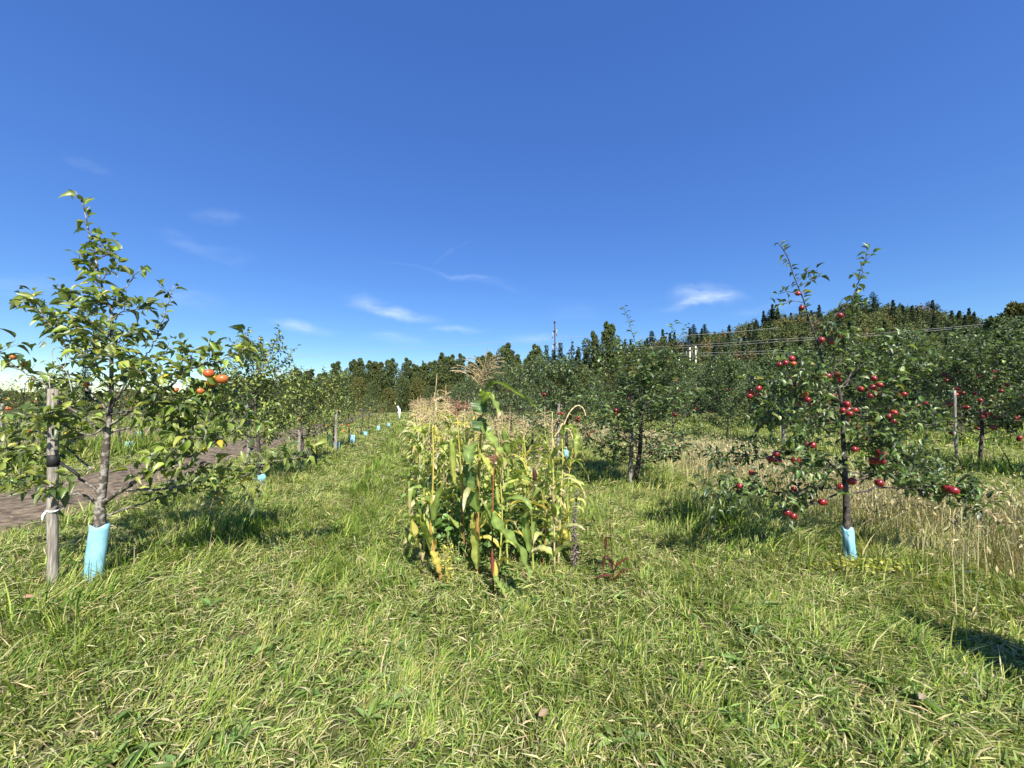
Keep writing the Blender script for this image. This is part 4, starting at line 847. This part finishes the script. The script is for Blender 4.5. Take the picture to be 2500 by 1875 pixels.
def corn(base, pts, label, r=.011, cols=(C_YG, C_YG), leaves=(), tas=None, ears=(), nrand=0, seed=0, L=.55, d=None, rc=(C_GRN, C_YG)):
    """base: world xy; pts: stalk points in world; leaves: list of (world pts, width, c0, c1, twist)"""
    random.seed(seed + 1000); org = np.array((base[0], base[1], float(gz(*base))))
    root = empty('corn_plant', org, label, 'corn plant', 'corn plants in the middle plot')
    sp = spline([np.array(p) - org for p in pts], 5); n = len(sp); t = np.linspace(0, 1, n)[:, None]
    c = cols[0] * (1 - t) + cols[1] * t; c = c * (1 - .3 * (np.arange(n) % 5 == 0))[:, None]; ac = Acc(); rr = r * (1 - .6 * t[:, 0]) * (1 + .18 * (np.arange(n) % 5 == 0)); tube(ac, sp, rr, 8, c); ac.build('stalk', M_STALK, root, smooth=True)
    for q, w, c0, c1, tw in leaves:
        ac = Acc(); ribbon(ac, [np.array(k) - org for k in q], w, c0, c1, .35, tw, .10); ac.build('leaf', M_CORN, root, smooth=True)
    for i in range(nrand):
        k = int((.12 + .78 * (i + random.random() * .6) / nrand) * (n - 1)); az = (i % 2) * math.pi + random.uniform(-.9, .9) + seed
        q = corn_leaf_path(sp[k], az, L * random.uniform(.6, 1.1), random.uniform(.7, 1.35), random.uniform(1.8, 3.4)); c0 = rc[random.randint(0, len(rc) - 1)]; c1 = random.choice((c0, C_YG, C_YEL, C_STR))
        ac = Acc(); ribbon(ac, q, random.uniform(.05, .08), c0 * random.uniform(.8, 1.2), c1, .4, random.uniform(-1.5, 1.5), .10); ac.build('leaf', M_CORN, root, smooth=True)
    if tas: tassel(root, sp[-1] - (sp[-1] - sp[-2]) * .2, *[(np.array(tas[0]) - org)], **tas[1])
    for q, rad, cc in ears:
        ac = Acc(); q = spline([np.array(k) - org for k in q], 4); m = len(q); tt = np.linspace(0, 1, m); tube(ac, q, rad * np.sin(math.pi * (.12 + .86 * tt)) ** .6, 10, np.tile(cc, (m, 1)) * (1 - .35 * tt[:, None]))
        ac.build('ear', M_STALK, root, smooth=True)
    return root
def PP(lst, d, dz=0):
    n = len(lst); return [P(x, y, d + dz * i / max(1, n - 1)) for i, (x, y) in enumerate(lst)]
def pcorn(bx, by, d, stalk, label, leaves, **kw):
    b = P(bx, by, d); base = (b[0], d); pts = [np.array((b[0], d, float(gz(b[0], d)) - .02))] + PP(stalk, d)
    lv = [(PP(q, d + o, dz), w * 1.3, c0, c1, tw) for q, w, c0, c1, tw, o, dz in leaves]
    if kw.get('tas'): kw['tas'] = (P(*kw['tas'][0], d), kw['tas'][1])
    kw['ears'] = [(PP(q, d - .05), rad, cc) for q, rad, cc in kw.get('ears', [])]
    return corn(base, pts, label, leaves=lv, **kw)
TS = lambda n=14, L=.2, col=C_TAS, droop=1.3, up=1.1: dict(n=n, L=L, col=col, droop=droop, up=up)
pcorn(1166,1398,3.5,[(1166,1300),(1167,1200),(1172,1100),(1175,1020),(1173,950)],'tallest corn plant with a wide brown tassel rising over the treeline', [
  ([(1173,962),(1195,945),(1215,935),(1250,953),(1285,975),(1322,1004)], .075, C_DK, C_YG, .5, 0, -.1),
  ([(1170,968),(1185,962),(1200,975),(1212,995),(1218,1024)], .085, C_GRN, C_GRN, .3, 0, -.15),
  ([(1175,975),(1172,990),(1171,1006),(1168,1014)], .12, C_DK, C_DK, .2, -.05, -.05),
  ([(1178,1020),(1174,1035),(1172,1052),(1168,1060)], .12, C_DK, C_DK, .1, -.05, -.05),
  ([(1182,1030),(1190,1060),(1205,1085),(1222,1110),(1235,1145)], .10, C_GRN, C_YG, .4, -.05, -.2),
  ([(1165,1080),(1150,1100),(1143,1122),(1146,1150)], .09, C_GRN, C_DK, .8, -.05, -.1),
  ([(1160,1110),(1180,1120),(1195,1150),(1203,1158)], .08, C_YG, C_YEL, .3, -.1, -.1),
  ([(1162,1210),(1150,1150),(1152,1130)], .13, C_DK, C_DK, .1, -.05, 0),
  ([(1168,1250),(1156,1190),(1160,1160)], .10, C_GRN, C_DK, -.2, -.08, 0),
  ([(1165,1390),(1164,1330),(1158,1280),(1155,1250)], .08, C_YG, C_YEL, .2, -.04, 0),
  ([(1165,1310),(1185,1270),(1200,1230),(1207,1200)], .10, C_YEL, C_YG, .2, .1, .1)],
  r=.019, cols=(C_ORG * .9, C_YG), tas=((1190, 850), TS(38, .30, C_TAS * .75, 1.3, 1.2)), nrand=4, seed=1)
pcorn(1080,1412,3.42,[(1062,1360),(1052,1300),(1053,1250),(1057,1180),(1058,1110),(1056,1040)],'left-most front corn plant with an orange-red stalk and yellowing leaves', [
  ([(1056,1048),(1040,1042),(1028,1050),(1036,1065),(1048,1084)], .10, C_YEL * np.array((.8,1,1)), C_YG, .3, -.02, -.05),
  ([(1050,1330),(1035,1290),(1015,1262),(1004,1255)], .10, C_YG, C_YG, .3, -.05, -.1),
  ([(1052,1355),(1030,1290),(1005,1262),(985,1258)], .075, C_YG, C_GRN, .2, 0, -.15),
  ([(1003,1262),(1010,1310),(1026,1340),(1033,1370)], .07, C_YEL, C_STR, .5, -.1, 0),
  ([(1048,1300),(1022,1250),(1010,1215),(1004,1195),(1000,1260)], .06, C_GRN, C_YG, .5, 0, -.1),
  ([(1053,1345),(1062,1370),(1070,1395),(1076,1418)], .075, C_YEL, C_ORG, .4, -.05, -.05),
  ([(1058,1270),(1066,1230),(1080,1190),(1096,1155)], .06, C_GRN, C_YG, .3, -.04, -.1),
  ([(1058,1290),(1070,1250),(1088,1228),(1096,1222)], .055, C_GRN, C_GRN, .5, .05, .1),
  ([(1052,1240),(1040,1215),(1025,1218),(1045,1228)], .06, C_GRN, C_YG, 0, -.05, 0)],
  r=.012, cols=(C_ORG, C_YEL), tas=((1067, 912), TS(16, .24, C_TAS * 1.1, 2.2, .9)), nrand=1, seed=2)
pcorn(1135,1400,3.75,[(1132,1300),(1131,1230),(1125,1140),(1119,1060),(1116,1020)],'corn plant with a deep red stalk and reddish tassel between the two front stalks', [
  ([(1118,1055),(1108,1080),(1110,1120),(1108,1170)], .06, C_YG, C_YG, .2, -.1, 0),
  ([(1100,1080),(1102,1130),(1107,1170),(1112,1190)], .05, C_YG, C_YEL, .2, -.1, 0),
  ([(1125,1160),(1112,1180),(1100,1160),(1088,1168)], .06, C_GRN, C_DK, .6, 0, .1),
  ([(1130,1240),(1140,1200),(1160,1180)], .06, C_GRN, C_YG, .4, 0, .1)],
  r=.011, cols=(C_RED, C_YEL), tas=((1121, 965), TS(20, .18, C_TASR * 1.2, 1.6, 1.0)), nrand=4, seed=3)
pcorn(1363,1385,3.72,[(1366,1320),(1367,1280),(1370,1200),(1374,1130),(1372,1070)],'right-hand pale yellow corn stalk with a drooping hooked tassel', [
  ([(1372,1060),(1378,1045),(1392,1045),(1405,1060),(1412,1090),(1425,1112)], .07, C_GRN, C_YG, .4, -.05, -.1),
  ([(1374,1070),(1385,1048),(1400,1040),(1405,1095),(1404,1120)], .05, C_YG, C_YG, .3, .05, .05),
  ([(1368,1145),(1385,1128),(1405,1125),(1425,1145),(1440,1176)], .06, C_GRN, C_GRN, .4, -.05, -.1),
  ([(1370,1200),(1355,1170),(1342,1140),(1338,1102)], .05, C_GRN, C_YG, .2, 0, 0),
  ([(1366,1330),(1375,1295),(1385,1265),(1397,1250)], .07, C_YEL, C_YG, .2, -.05, 0),
  ([(1368,1345),(1383,1320),(1390,1280)], .05, C_YEL, C_YEL, .2, -.03, 0),
  ([(1364,1310),(1345,1305),(1325,1315),(1312,1330)], .05, C_YG, C_GRN, .2, -.05, 0)],
  r=.012, cols=(C_STR, C_YEL), tas=None, nrand=0, seed=4)
o4 = bpy.data.objects['corn_plant.003'] if 'corn_plant.003' in bpy.data.objects else None
if o4:
    oo = np.array(o4.location); ac = Acc()
    for q in ([(1372,1072),(1376,1040),(1392,1005),(1410,990),(1424,998),(1430,1016)], [(1374,1060),(1368,1042),(1374,1034),(1366,1050),(1352,1070),(1352,1090),(1358,1110)], [(1378,1045),(1390,1050),(1398,1070),(1400,1098)]):
        pq = spline([P(x, y, 3.72) - oo for x, y in q], 6); tube(ac, pq, .006 * (1 + .35 * np.sin(np.arange(len(pq)) * 2)), 6, C_TAS * 1.25)
    ac.build('tassel', M_STRAW, o4, smooth=True)
pcorn(1205,1440,3.15,[(1203,1380),(1202,1320),(1203,1250),(1204,1180),(1206,1140)],'front corn stalk bearing a red ear low down in a pale yellow husk', [
  ([(1203,1250),(1215,1290),(1240,1310),(1268,1345),(1284,1385),(1295,1420)], .105, C_GRN, C_GRN, .3, -.1, -.15),
  ([(1203,1280),(1185,1240),(1170,1215)], .05, C_GRN, C_YG, .3, 0, 0),
  ([(1204,1405),(1215,1425),(1228,1445),(1236,1465)], .05, C_GRN, C_YG, .2, -.1, -.05),
  ([(1202,1300),(1190,1270),(1183,1235)], .06, C_YG, C_GRN, .2, 0, 0)],
  r=.009, cols=(C_PUR, C_ORG), tas=((1206, 1110), TS(8, .12, C_TASR, 1.2)), ears=[([(1204,1408),(1203,1380),(1201,1345)], .017, C_RED), ([(1208,1415),(1210,1395),(1208,1370)], .022, C_YEL)], seed=5)
pcorn(1240,1385,3.6,[(1236,1300),(1238,1240),(1240,1180),(1236,1120),(1222,1090)],'bending green corn plant with a large arching blue-green leaf in front centre', [
  ([(1228,1050),(1235,1100),(1250,1140),(1262,1180)], .07, C_GRN, C_YG, .3, 0, 0),
  ([(1240,1180),(1270,1165),(1300,1170),(1316,1180)], .05, C_GRN, C_GRN, .2, 0, 0),
  ([(1238,1240),(1270,1225),(1310,1232),(1345,1250),(1365,1280)], .055, C_YEL, C_ORG, .3, -.1, 0),
  ([(1235,1260),(1205,1250),(1190,1270)], .05, C_YG, C_YG, .3, 0, 0)], r=.010, cols=(C_YG, C_GRN), tas=((1215, 1052), TS(8, .12)), nrand=5, seed=6)
pcorn(1302,1392,3.55,[(1300,1330),(1298,1260),(1302,1200),(1306,1160)],'short green corn plant with a hanging burgundy husk', [
  ([(1300,1180),(1285,1170),(1270,1185)], .05, C_GRN, C_YG, .3, 0, 0), ([(1303,1172),(1320,1165),(1345,1185),(1352,1230)], .05, C_GRN, C_GRN, .4, 0, -.05),
  ([(1298,1240),(1285,1270),(1290,1320),(1298,1360)], .07, C_GRN, C_GRN, .2, -.06, 0), ([(1300,1250),(1322,1225),(1350,1240)], .05, C_YG, C_YEL, .2, 0, 0)],
  r=.009, cols=(C_YG, C_PUR), ears=[([(1304,1172),(1305,1155),(1302,1142)], .02, C_PUR)], nrand=3, seed=7)
pcorn(1412,1400,3.65,[(1410,1330),(1408,1270),(1406,1210)],'corn plant at the right edge with one long pale arching leaf', [
  ([(1408,1215),(1425,1205),(1450,1240),(1470,1285),(1487,1312)], .075, C_GRN, C_YG, .3, -.1, -.1), ([(1409,1290),(1430,1285),(1455,1285),(1470,1290)], .04, C_GRN, C_GRN, .2, 0, 0),
  ([(1411,1330),(1430,1325),(1445,1345),(1455,1370)], .05, C_YG, C_GRN, .3, -.1, 0)], r=.008, cols=(C_PUR, C_GRN), nrand=1, seed=8)
pcorn(1499,1440,3.35,[(1497,1400),(1493,1340),(1489,1280),(1490,1225)],'thin dark red-stemmed corn seedling with drooping maroon leaves, right of the plot', [
  ([(1495,1390),(1490,1362),(1475,1360),(1472,1400)], .03, C_PUR * 1.6, C_PUR, .3, -.04, 0), ([(1497,1405),(1508,1380),(1530,1366),(1548,1375),(1556,1405)], .03, C_RED * .8, C_PUR, .3, -.04, 0),
  ([(1498,1420),(1515,1400),(1535,1390),(1558,1392)], .025, C_RED * .8, C_ORG * .5, .3, -.06, 0), ([(1491,1318),(1480,1315),(1477,1350)], .025, C_RED * .7, C_PUR, .3, 0, 0),
  ([(1492,1300),(1515,1305),(1540,1335),(1572,1384)], .055, C_GRN, C_YG, .3, -.05, -.05), ([(1496,1410),(1480,1405),(1450,1412)], .025, C_RED * .8, C_PUR, .3, -.06, 0)],
  r=.004, cols=(C_PUR, C_PUR), seed=9)
pcorn(1036,1340,3.95,[(1036,1280),(1035,1200),(1034,1120),(1033,1050)],'pale yellow corn stalk just behind the orange-red front stalk', [
  ([(1034,1200),(1015,1190),(1003,1215),(1000,1270)], .05, C_GRN, C_YG, .4, 0, 0),([(1034,1150),(1008,1140),(1000,1170),(1002,1200)], .045, C_GRN, C_GRN, .4, 0, 0),([(1002,1230),(985,1245),(968,1260),(960,1285)], .03, C_YEL, C_YEL, .4, 0, 0)],
  r=.012, cols=(C_YEL, C_YG), tas=((1034, 985), TS(16, .2, C_TAS, 1.9, 1.0)), nrand=4, seed=10)
pcorn(1275,1330,4.3,[(1282,1260),(1278,1200),(1276,1130),(1277,1070)],'corn plant with a five-fingered pale tassel just right of centre', [
  ([(1277,1085),(1260,1075),(1240,1082),(1225,1090)], .055, C_GRN, C_GRN, .3, 0, 0),([(1277,1082),(1295,1050),(1320,1048),(1345,1056)], .06, C_DK, C_YG, .3, 0, 0),([(1278,1110),(1262,1095),(1245,1070),(1225,1045)], .04, C_YG, C_GRN, .3, 0, 0)],
  r=.009, cols=(C_YG, C_YEL), tas=((1288, 1030), TS(7, .14, C_TAS * 1.2, 1.5, 1.2)), nrand=3, seed=11)
# the rest of the plot
rnd = random.Random(4)
protos = []
LBP = [(C_GRN, C_YG), (C_YG, C_GRN, C_YEL), (C_GRN, C_YG, C_DK), (C_GRN, C_YG, C_STR), (C_GRN, C_YG, C_YEL), (C_YG, C_GRN)]
for i in range(8):
    h = [1.35, 1.5, 1.25, 1.42, 1.15, 1.55, 1.3, 1.4][i]; r_ = random.Random(i); random.seed(i)
    pts = [np.array((0, 0, -.02)), np.array((r_.uniform(-.04, .04), r_.uniform(-.04, .04), h * .5)), np.array((r_.uniform(-.08, .08), r_.uniform(-.08, .08), h))]
    top = pts[-1] + np.array((r_.uniform(-.05, .05), 0, .2)); cols = [(C_ORG * .8, C_YG), (C_YG, C_YEL), (C_RED, C_YEL), (C_STR, C_YEL), (C_YG, C_YG), (C_YEL, C_YG), (C_STR, C_STR), (C_YG, C_YEL)][i]
    protos.append(corn((0, 0), pts, '', r=.010, cols=cols, tas=(top, TS(6 + i, .14, C_TAS * (1.1 if i % 2 else .9), 1.7, 1.0)), nrand=12, seed=20 + i, L=.47, rc=LBP[i % 6], ears=[([pts[1] + np.array((.02, -.03, 0)), pts[1] + np.array((.035, -.04, .1)), pts[1] + np.array((.04, -.04, .19))], .022, C_YG)] if i % 2 else []))
k = 0; cand = []; ri = 0
y = 3.55
while y < 24:
    for ci, s in enumerate((.24, .5, .76, 1.02, 1.27, 1.5)):
        if y < 3.7 and rnd.random() < .3: continue
        if y > 6 and rnd.random() < .12: continue
        cand.append((s + rnd.uniform(-.12, .12) + (.1 if y < 5 else 0), y + rnd.uniform(-.12, .12), ci, ri))
    y += .36 + y * .02; ri += 1
for s, y, ci, ri in cand:
    x = s - .26 * y; k += 1; col_n = ['left edge', 'second file', 'third file', 'fourth file', 'fifth file', 'right edge'][ci]
    place(protos[k % 8], x, y, rnd.uniform(0, 6.28), rnd.uniform(.82, 1.08) * (.9 if y < 5 else 1) * (.9 if s > 1.1 else 1), f'corn plant in the {col_n} from the left of the plot, {ordn(ri)} cross row back', 'corn plant', 'corn plants in the middle plot')

# bean and weed plants in and around the corn
def leafy(x, y, h, label, col, L=.06, n=60, cat='bean plant', spread=.16, name='bean_plant', yellow=False):
    org = (x, y, float(gz(x, y))); root = empty(name, org, label, cat, None); st, lf = Acc(), Acc(); r_ = np.random.default_rng(int(abs(x * 1000) + y * 77))
    for i in range(5):
        a = r_.uniform(0, 6.28); q = [np.zeros(3)]; 
        for j in range(5): q.append(q[-1] + np.array((math.cos(a) * spread / 5, math.sin(a) * spread / 5, h / 5)) * r_.uniform(.7, 1.2))
        tube(st, q, np.linspace(.004, .0015, 6), 4, col * .8); q = np.array(q); m = n // 5; t = r_.uniform(.15, 1, m) * 5; i0 = np.minimum(t.astype(int), 4); pos = q[i0] + (q[i0 + 1] - q[i0]) * (t - i0)[:, None] + r_.normal(0, spread * .3, (m, 3)) * np.array((1, 1, .5))
        d = nrm(np.stack([r_.normal(size=m), r_.normal(size=m), r_.uniform(-.4, .4, m)], 1)); scatter(lf, LEAF_HI[i % 3], pos, d, nrm(np.array((0, -.3, 1.)) + r_.normal(0, .4, (m, 3))), L * r_.uniform(.6, 1.2, m), L * .62, pick([col, col * 1.3, col * .65], (2, 1, 1), m))
    st.build('stem', M_STALK, root, smooth=True); lf.build('leaves', M_CORN, root); return root
BG = np.array((.11, .19, .045)); ii = 0
for s, y, h in [(.3,4.0,.5),(.7,4.15,.55),(1.05,4.0,.45),(.5,4.6,.5),(.95,4.7,.55),(1.35,4.4,.4),(.2,5.0,.45),(.75,5.3,.5),(1.2,5.3,.5),(.45,6.0,.5),(1.0,6.2,.5),(.7,3.75,.4),(1.25,3.85,.35),(.6,7,.5),(1.1,7.3,.5),(.3,8,.5),(.9,8.5,.5)]:
    leafy(s - .26 * y, y, h, f'leafy green bean plant growing under the corn, {ordn(ii)} from the front', BG, .085, 75, spread=.2); ii += 1
b = P(1093, 1440, 3.3); leafy(b[0], 3.3, .34, 'small plant with round bright yellow leaves at the foot of the corn', np.array((.42, .40, .09)), .026, 80, 'yellow plant', .05, 'yellow_plant')
b = P(1120, 1300, 3.6); leafy(b[0], 3.6, .36, 'weed with tiny whitish-yellow flowers among the front corn stalks', np.array((.3, .36, .12)), .022, 110, 'flowering weed', .12, 'flowering_weed')
# withered grey stem
b = P(1403, 1395, 3.6); root = empty('withered_plant', (b[0], 3.6, 0), 'grey withered fuzzy plant stem standing right of the pale corn stalk', 'dead plant')
st = Acc(); q = spline([P(x, y, 3.6) - np.array((b[0], 3.6, 0)) for x, y in ((1403,1400),(1404,1340),(1402,1290),(1405,1240),(1409,1195))], 5); tube(st, q, np.linspace(.010, .002, len(q)), 6, (.16, .13, .11)); st.build('stem', M_STALK, root, smooth=True)
lf = Acc(); m = 420; t = rng.random(m) ** 1.2 * (len(q) - 1); i0 = np.minimum(t.astype(int), len(q) - 2); wd = (1 - t / (len(q) - 1)); pos = q[i0] + (q[i0+1] - q[i0]) * (t - i0)[:, None]
dd = rdir(m); dd[:, 2] = dd[:, 2] * .5 - .3; scatter(lf, LEAF_LO, pos, dd, rdir(m), .016 + .05 * wd * rng.uniform(.4, 1, m), .012, pick([(.2, .17, .16), (.13, .10, .09), (.3, .26, .24)], (2, 1, 1), m)); lf.build('dead_leaves', M_STRAW, root)
# yellow ground plant below the red apple tree
b = G(2110, 1395); r_ = np.random.default_rng(3); root = empty('yellow_creeper', (b[0], b[1], 0), 'low yellow-leaved plant spreading at the foot of the red apple tree', 'yellow plant')
lf = Acc(); m = 110; pos = np.stack([r_.normal(0, .2, m), r_.normal(0, .06, m) - .2 * np.abs(r_.normal(0, .3, m)) , r_.uniform(.05, .12, m)], 1); scatter(lf, LEAF_HI[1], pos, nrm(r_.normal(size=(m, 3)) * np.array((1, 1, .3))), nrm(np.array((0, -.2, 1.)) + r_.normal(0, .35, (m, 3))), .038, .024, pick([(.42, .42, .07), (.28, .34, .06)], (2, 1), m)); lf.build('leaves', M_CORN, root)
# fallen leaves
for px, py, c, lb in [(55,1487,(.6,.34,.24),'pinkish brown curled fallen leaf in the grass at the left edge'),(2245,1745,(.5,.4,.3),'pale tan fallen leaf in the lower right grass'),(1315,1790,(.5,.36,.24),'tan fallen leaf at the bottom just right of centre')]:
    g = G(px, py); ac = Acc(); scatter(ac, LEAF_HI[2], np.array([(0, 0, 0.)]), np.array([(1, .3, .5)]), np.array([(-.3, -.8, .6)]), .055, .03, np.array(c) * .6); o = ac.build('fallen_leaf', M_STRAW); o.location = (g[0], g[1], .075); tag(o, lb, 'fallen leaf', 'fallen leaves on the lawn')

# ------------------------------------------------------------------ person standing just outside the frame, whose shadow falls on the lawn
def person(x, y):
    root = empty('person', (x, y, 0), 'person in a dark jacket whose long shadow falls on the right lawn', 'person')
    def skin(name, J, E, mat, sub=2):
        me = bpy.data.meshes.new(name); me.from_pydata([j[0] for j in J], E, []); me.materials.append(mat); o = bpy.data.objects.new(name, me); COL.objects.link(o); o.parent = root
        md = o.modifiers.new('skin', 'SKIN'); md.use_smooth_shade = True
        for v, j in zip(me.skin_vertices[0].data, J): v.radius = (j[1], j[2] if len(j) > 2 else j[1])
        me.skin_vertices[0].data[0].use_root = True
        s = o.modifiers.new('sub', 'SUBSURF'); s.levels = sub; s.render_levels = sub; return o
    skinm = mat_plain('skin', (.45, .27, .2), .55); jac = mat_plain('jacket', (.05, .07, .12), .8, bump=.2, scale=40); tro = mat_plain('trousers', (.06, .07, .09), .85, bump=.2, scale=60); hair = mat_plain('hair', (.03, .02, .015), .7); sho = mat_plain('shoe', (.08, .05, .04), .6)
    J = [((0,0,.95),.13,.10), ((0,0,1.2),.13,.1), ((0,0,1.4),.12,.085), ((0,0,1.47),.055), ((0,.01,1.55),.07), ((0,.015,1.63),.085,.095), ((0,.01,1.70),.06)]; E = [(i, i+1) for i in range(6)]
    for s in (-1, 1):
        b = len(J); J += [((s*.17,0,1.4),.055), ((s*.24,-.01,1.13),.042), ((s*.25,.06,.88),.028), ((s*.25,.08,.82),.034,.02)]; E += [(2,b),(b,b+1),(b+1,b+2),(b+2,b+3)]
        for f, (dx, ln) in enumerate(((-.02,.07),(-.007,.08),(.007,.075),(.02,.06))):
            c = len(J); J += [((s*.25, .085+dx, .785),.009), ((s*.25-s*.01, .09+dx, .785-ln*.6),.008), ((s*.25-s*.025,.092+dx,.785-ln),.006)]; E += [(b+3,c),(c,c+1),(c+1,c+2)]
        c = len(J); J += [((s*.225,.115,.80),.010), ((s*.21,.125,.765),.008)]; E += [(b+3,c),(c,c+1)]
        b = len(J); J += [((s*.09,0,.86),.085), ((s*.10,.01,.48),.055), ((s*.11,0,.1),.04), ((s*.115,.1,.04),.035,.025)]; E += [(0,b),(b,b+1),(b+1,b+2),(b+2,b+3)]
    skin('body', J, E, skinm)
    J = [((0,0,.80),.165,.135), ((0,0,1.15),.15,.12), ((0,0,1.38),.135,.105), ((0,0,1.45),.07)]; E = [(0,1),(1,2),(2,3)]
    for s in (-1, 1): b = len(J); J += [((s*.17,0,1.4),.072), ((s*.24,-.01,1.13),.058), ((s*.25,.055,.90),.045)]; E += [(2,b),(b,b+1),(b+1,b+2)]
    skin('jacket', J, E, jac)
    J = [((0,0,.92),.14,.115), ((0,0,1.06),.135,.11)]; E = [(0,1)]
    for s in (-1, 1): b = len(J); J += [((s*.09,0,.84),.1), ((s*.10,.01,.48),.07), ((s*.11,0,.12),.06)]; E += [(0,b),(b,b+1),(b+1,b+2)]
    skin('trousers', J, E, tro)
    for s in (-1, 1): skin('shoe', [((s*.11,-.05,.045),.05,.045), ((s*.115,.06,.045),.052,.04), ((s*.118,.15,.035),.042,.03)], [(0,1),(1,2)], sho)
    skin('hair', [((0,-.05,1.62),.06), ((0,-.03,1.70),.085,.09), ((0,.03,1.735),.07,.06)], [(0,1),(1,2)], hair)
    skin('nose', [((0,.10,1.63),.012), ((0,.125,1.605),.014)], [(0,1)], skinm, 1)
    for s in (-1, 1): skin('ear', [((s*.088,.0,1.64),.014), ((s*.09,.0,1.61),.010)], [(0,1)], skinm, 1); skin('eye', [((s*.032,.098,1.64),.008), ((s*.032,.1,1.638),.007)], [(0,1)], hair, 1)
    skin('mouth', [((-.02,.104,1.575),.006), ((.02,.104,1.575),.006)], [(0,1)], mat_plain('lips', (.4,.15,.13), .5), 1)
    root.rotation_euler = (0, 0, math.radians(20)); return root
person(3.30, 1.22)
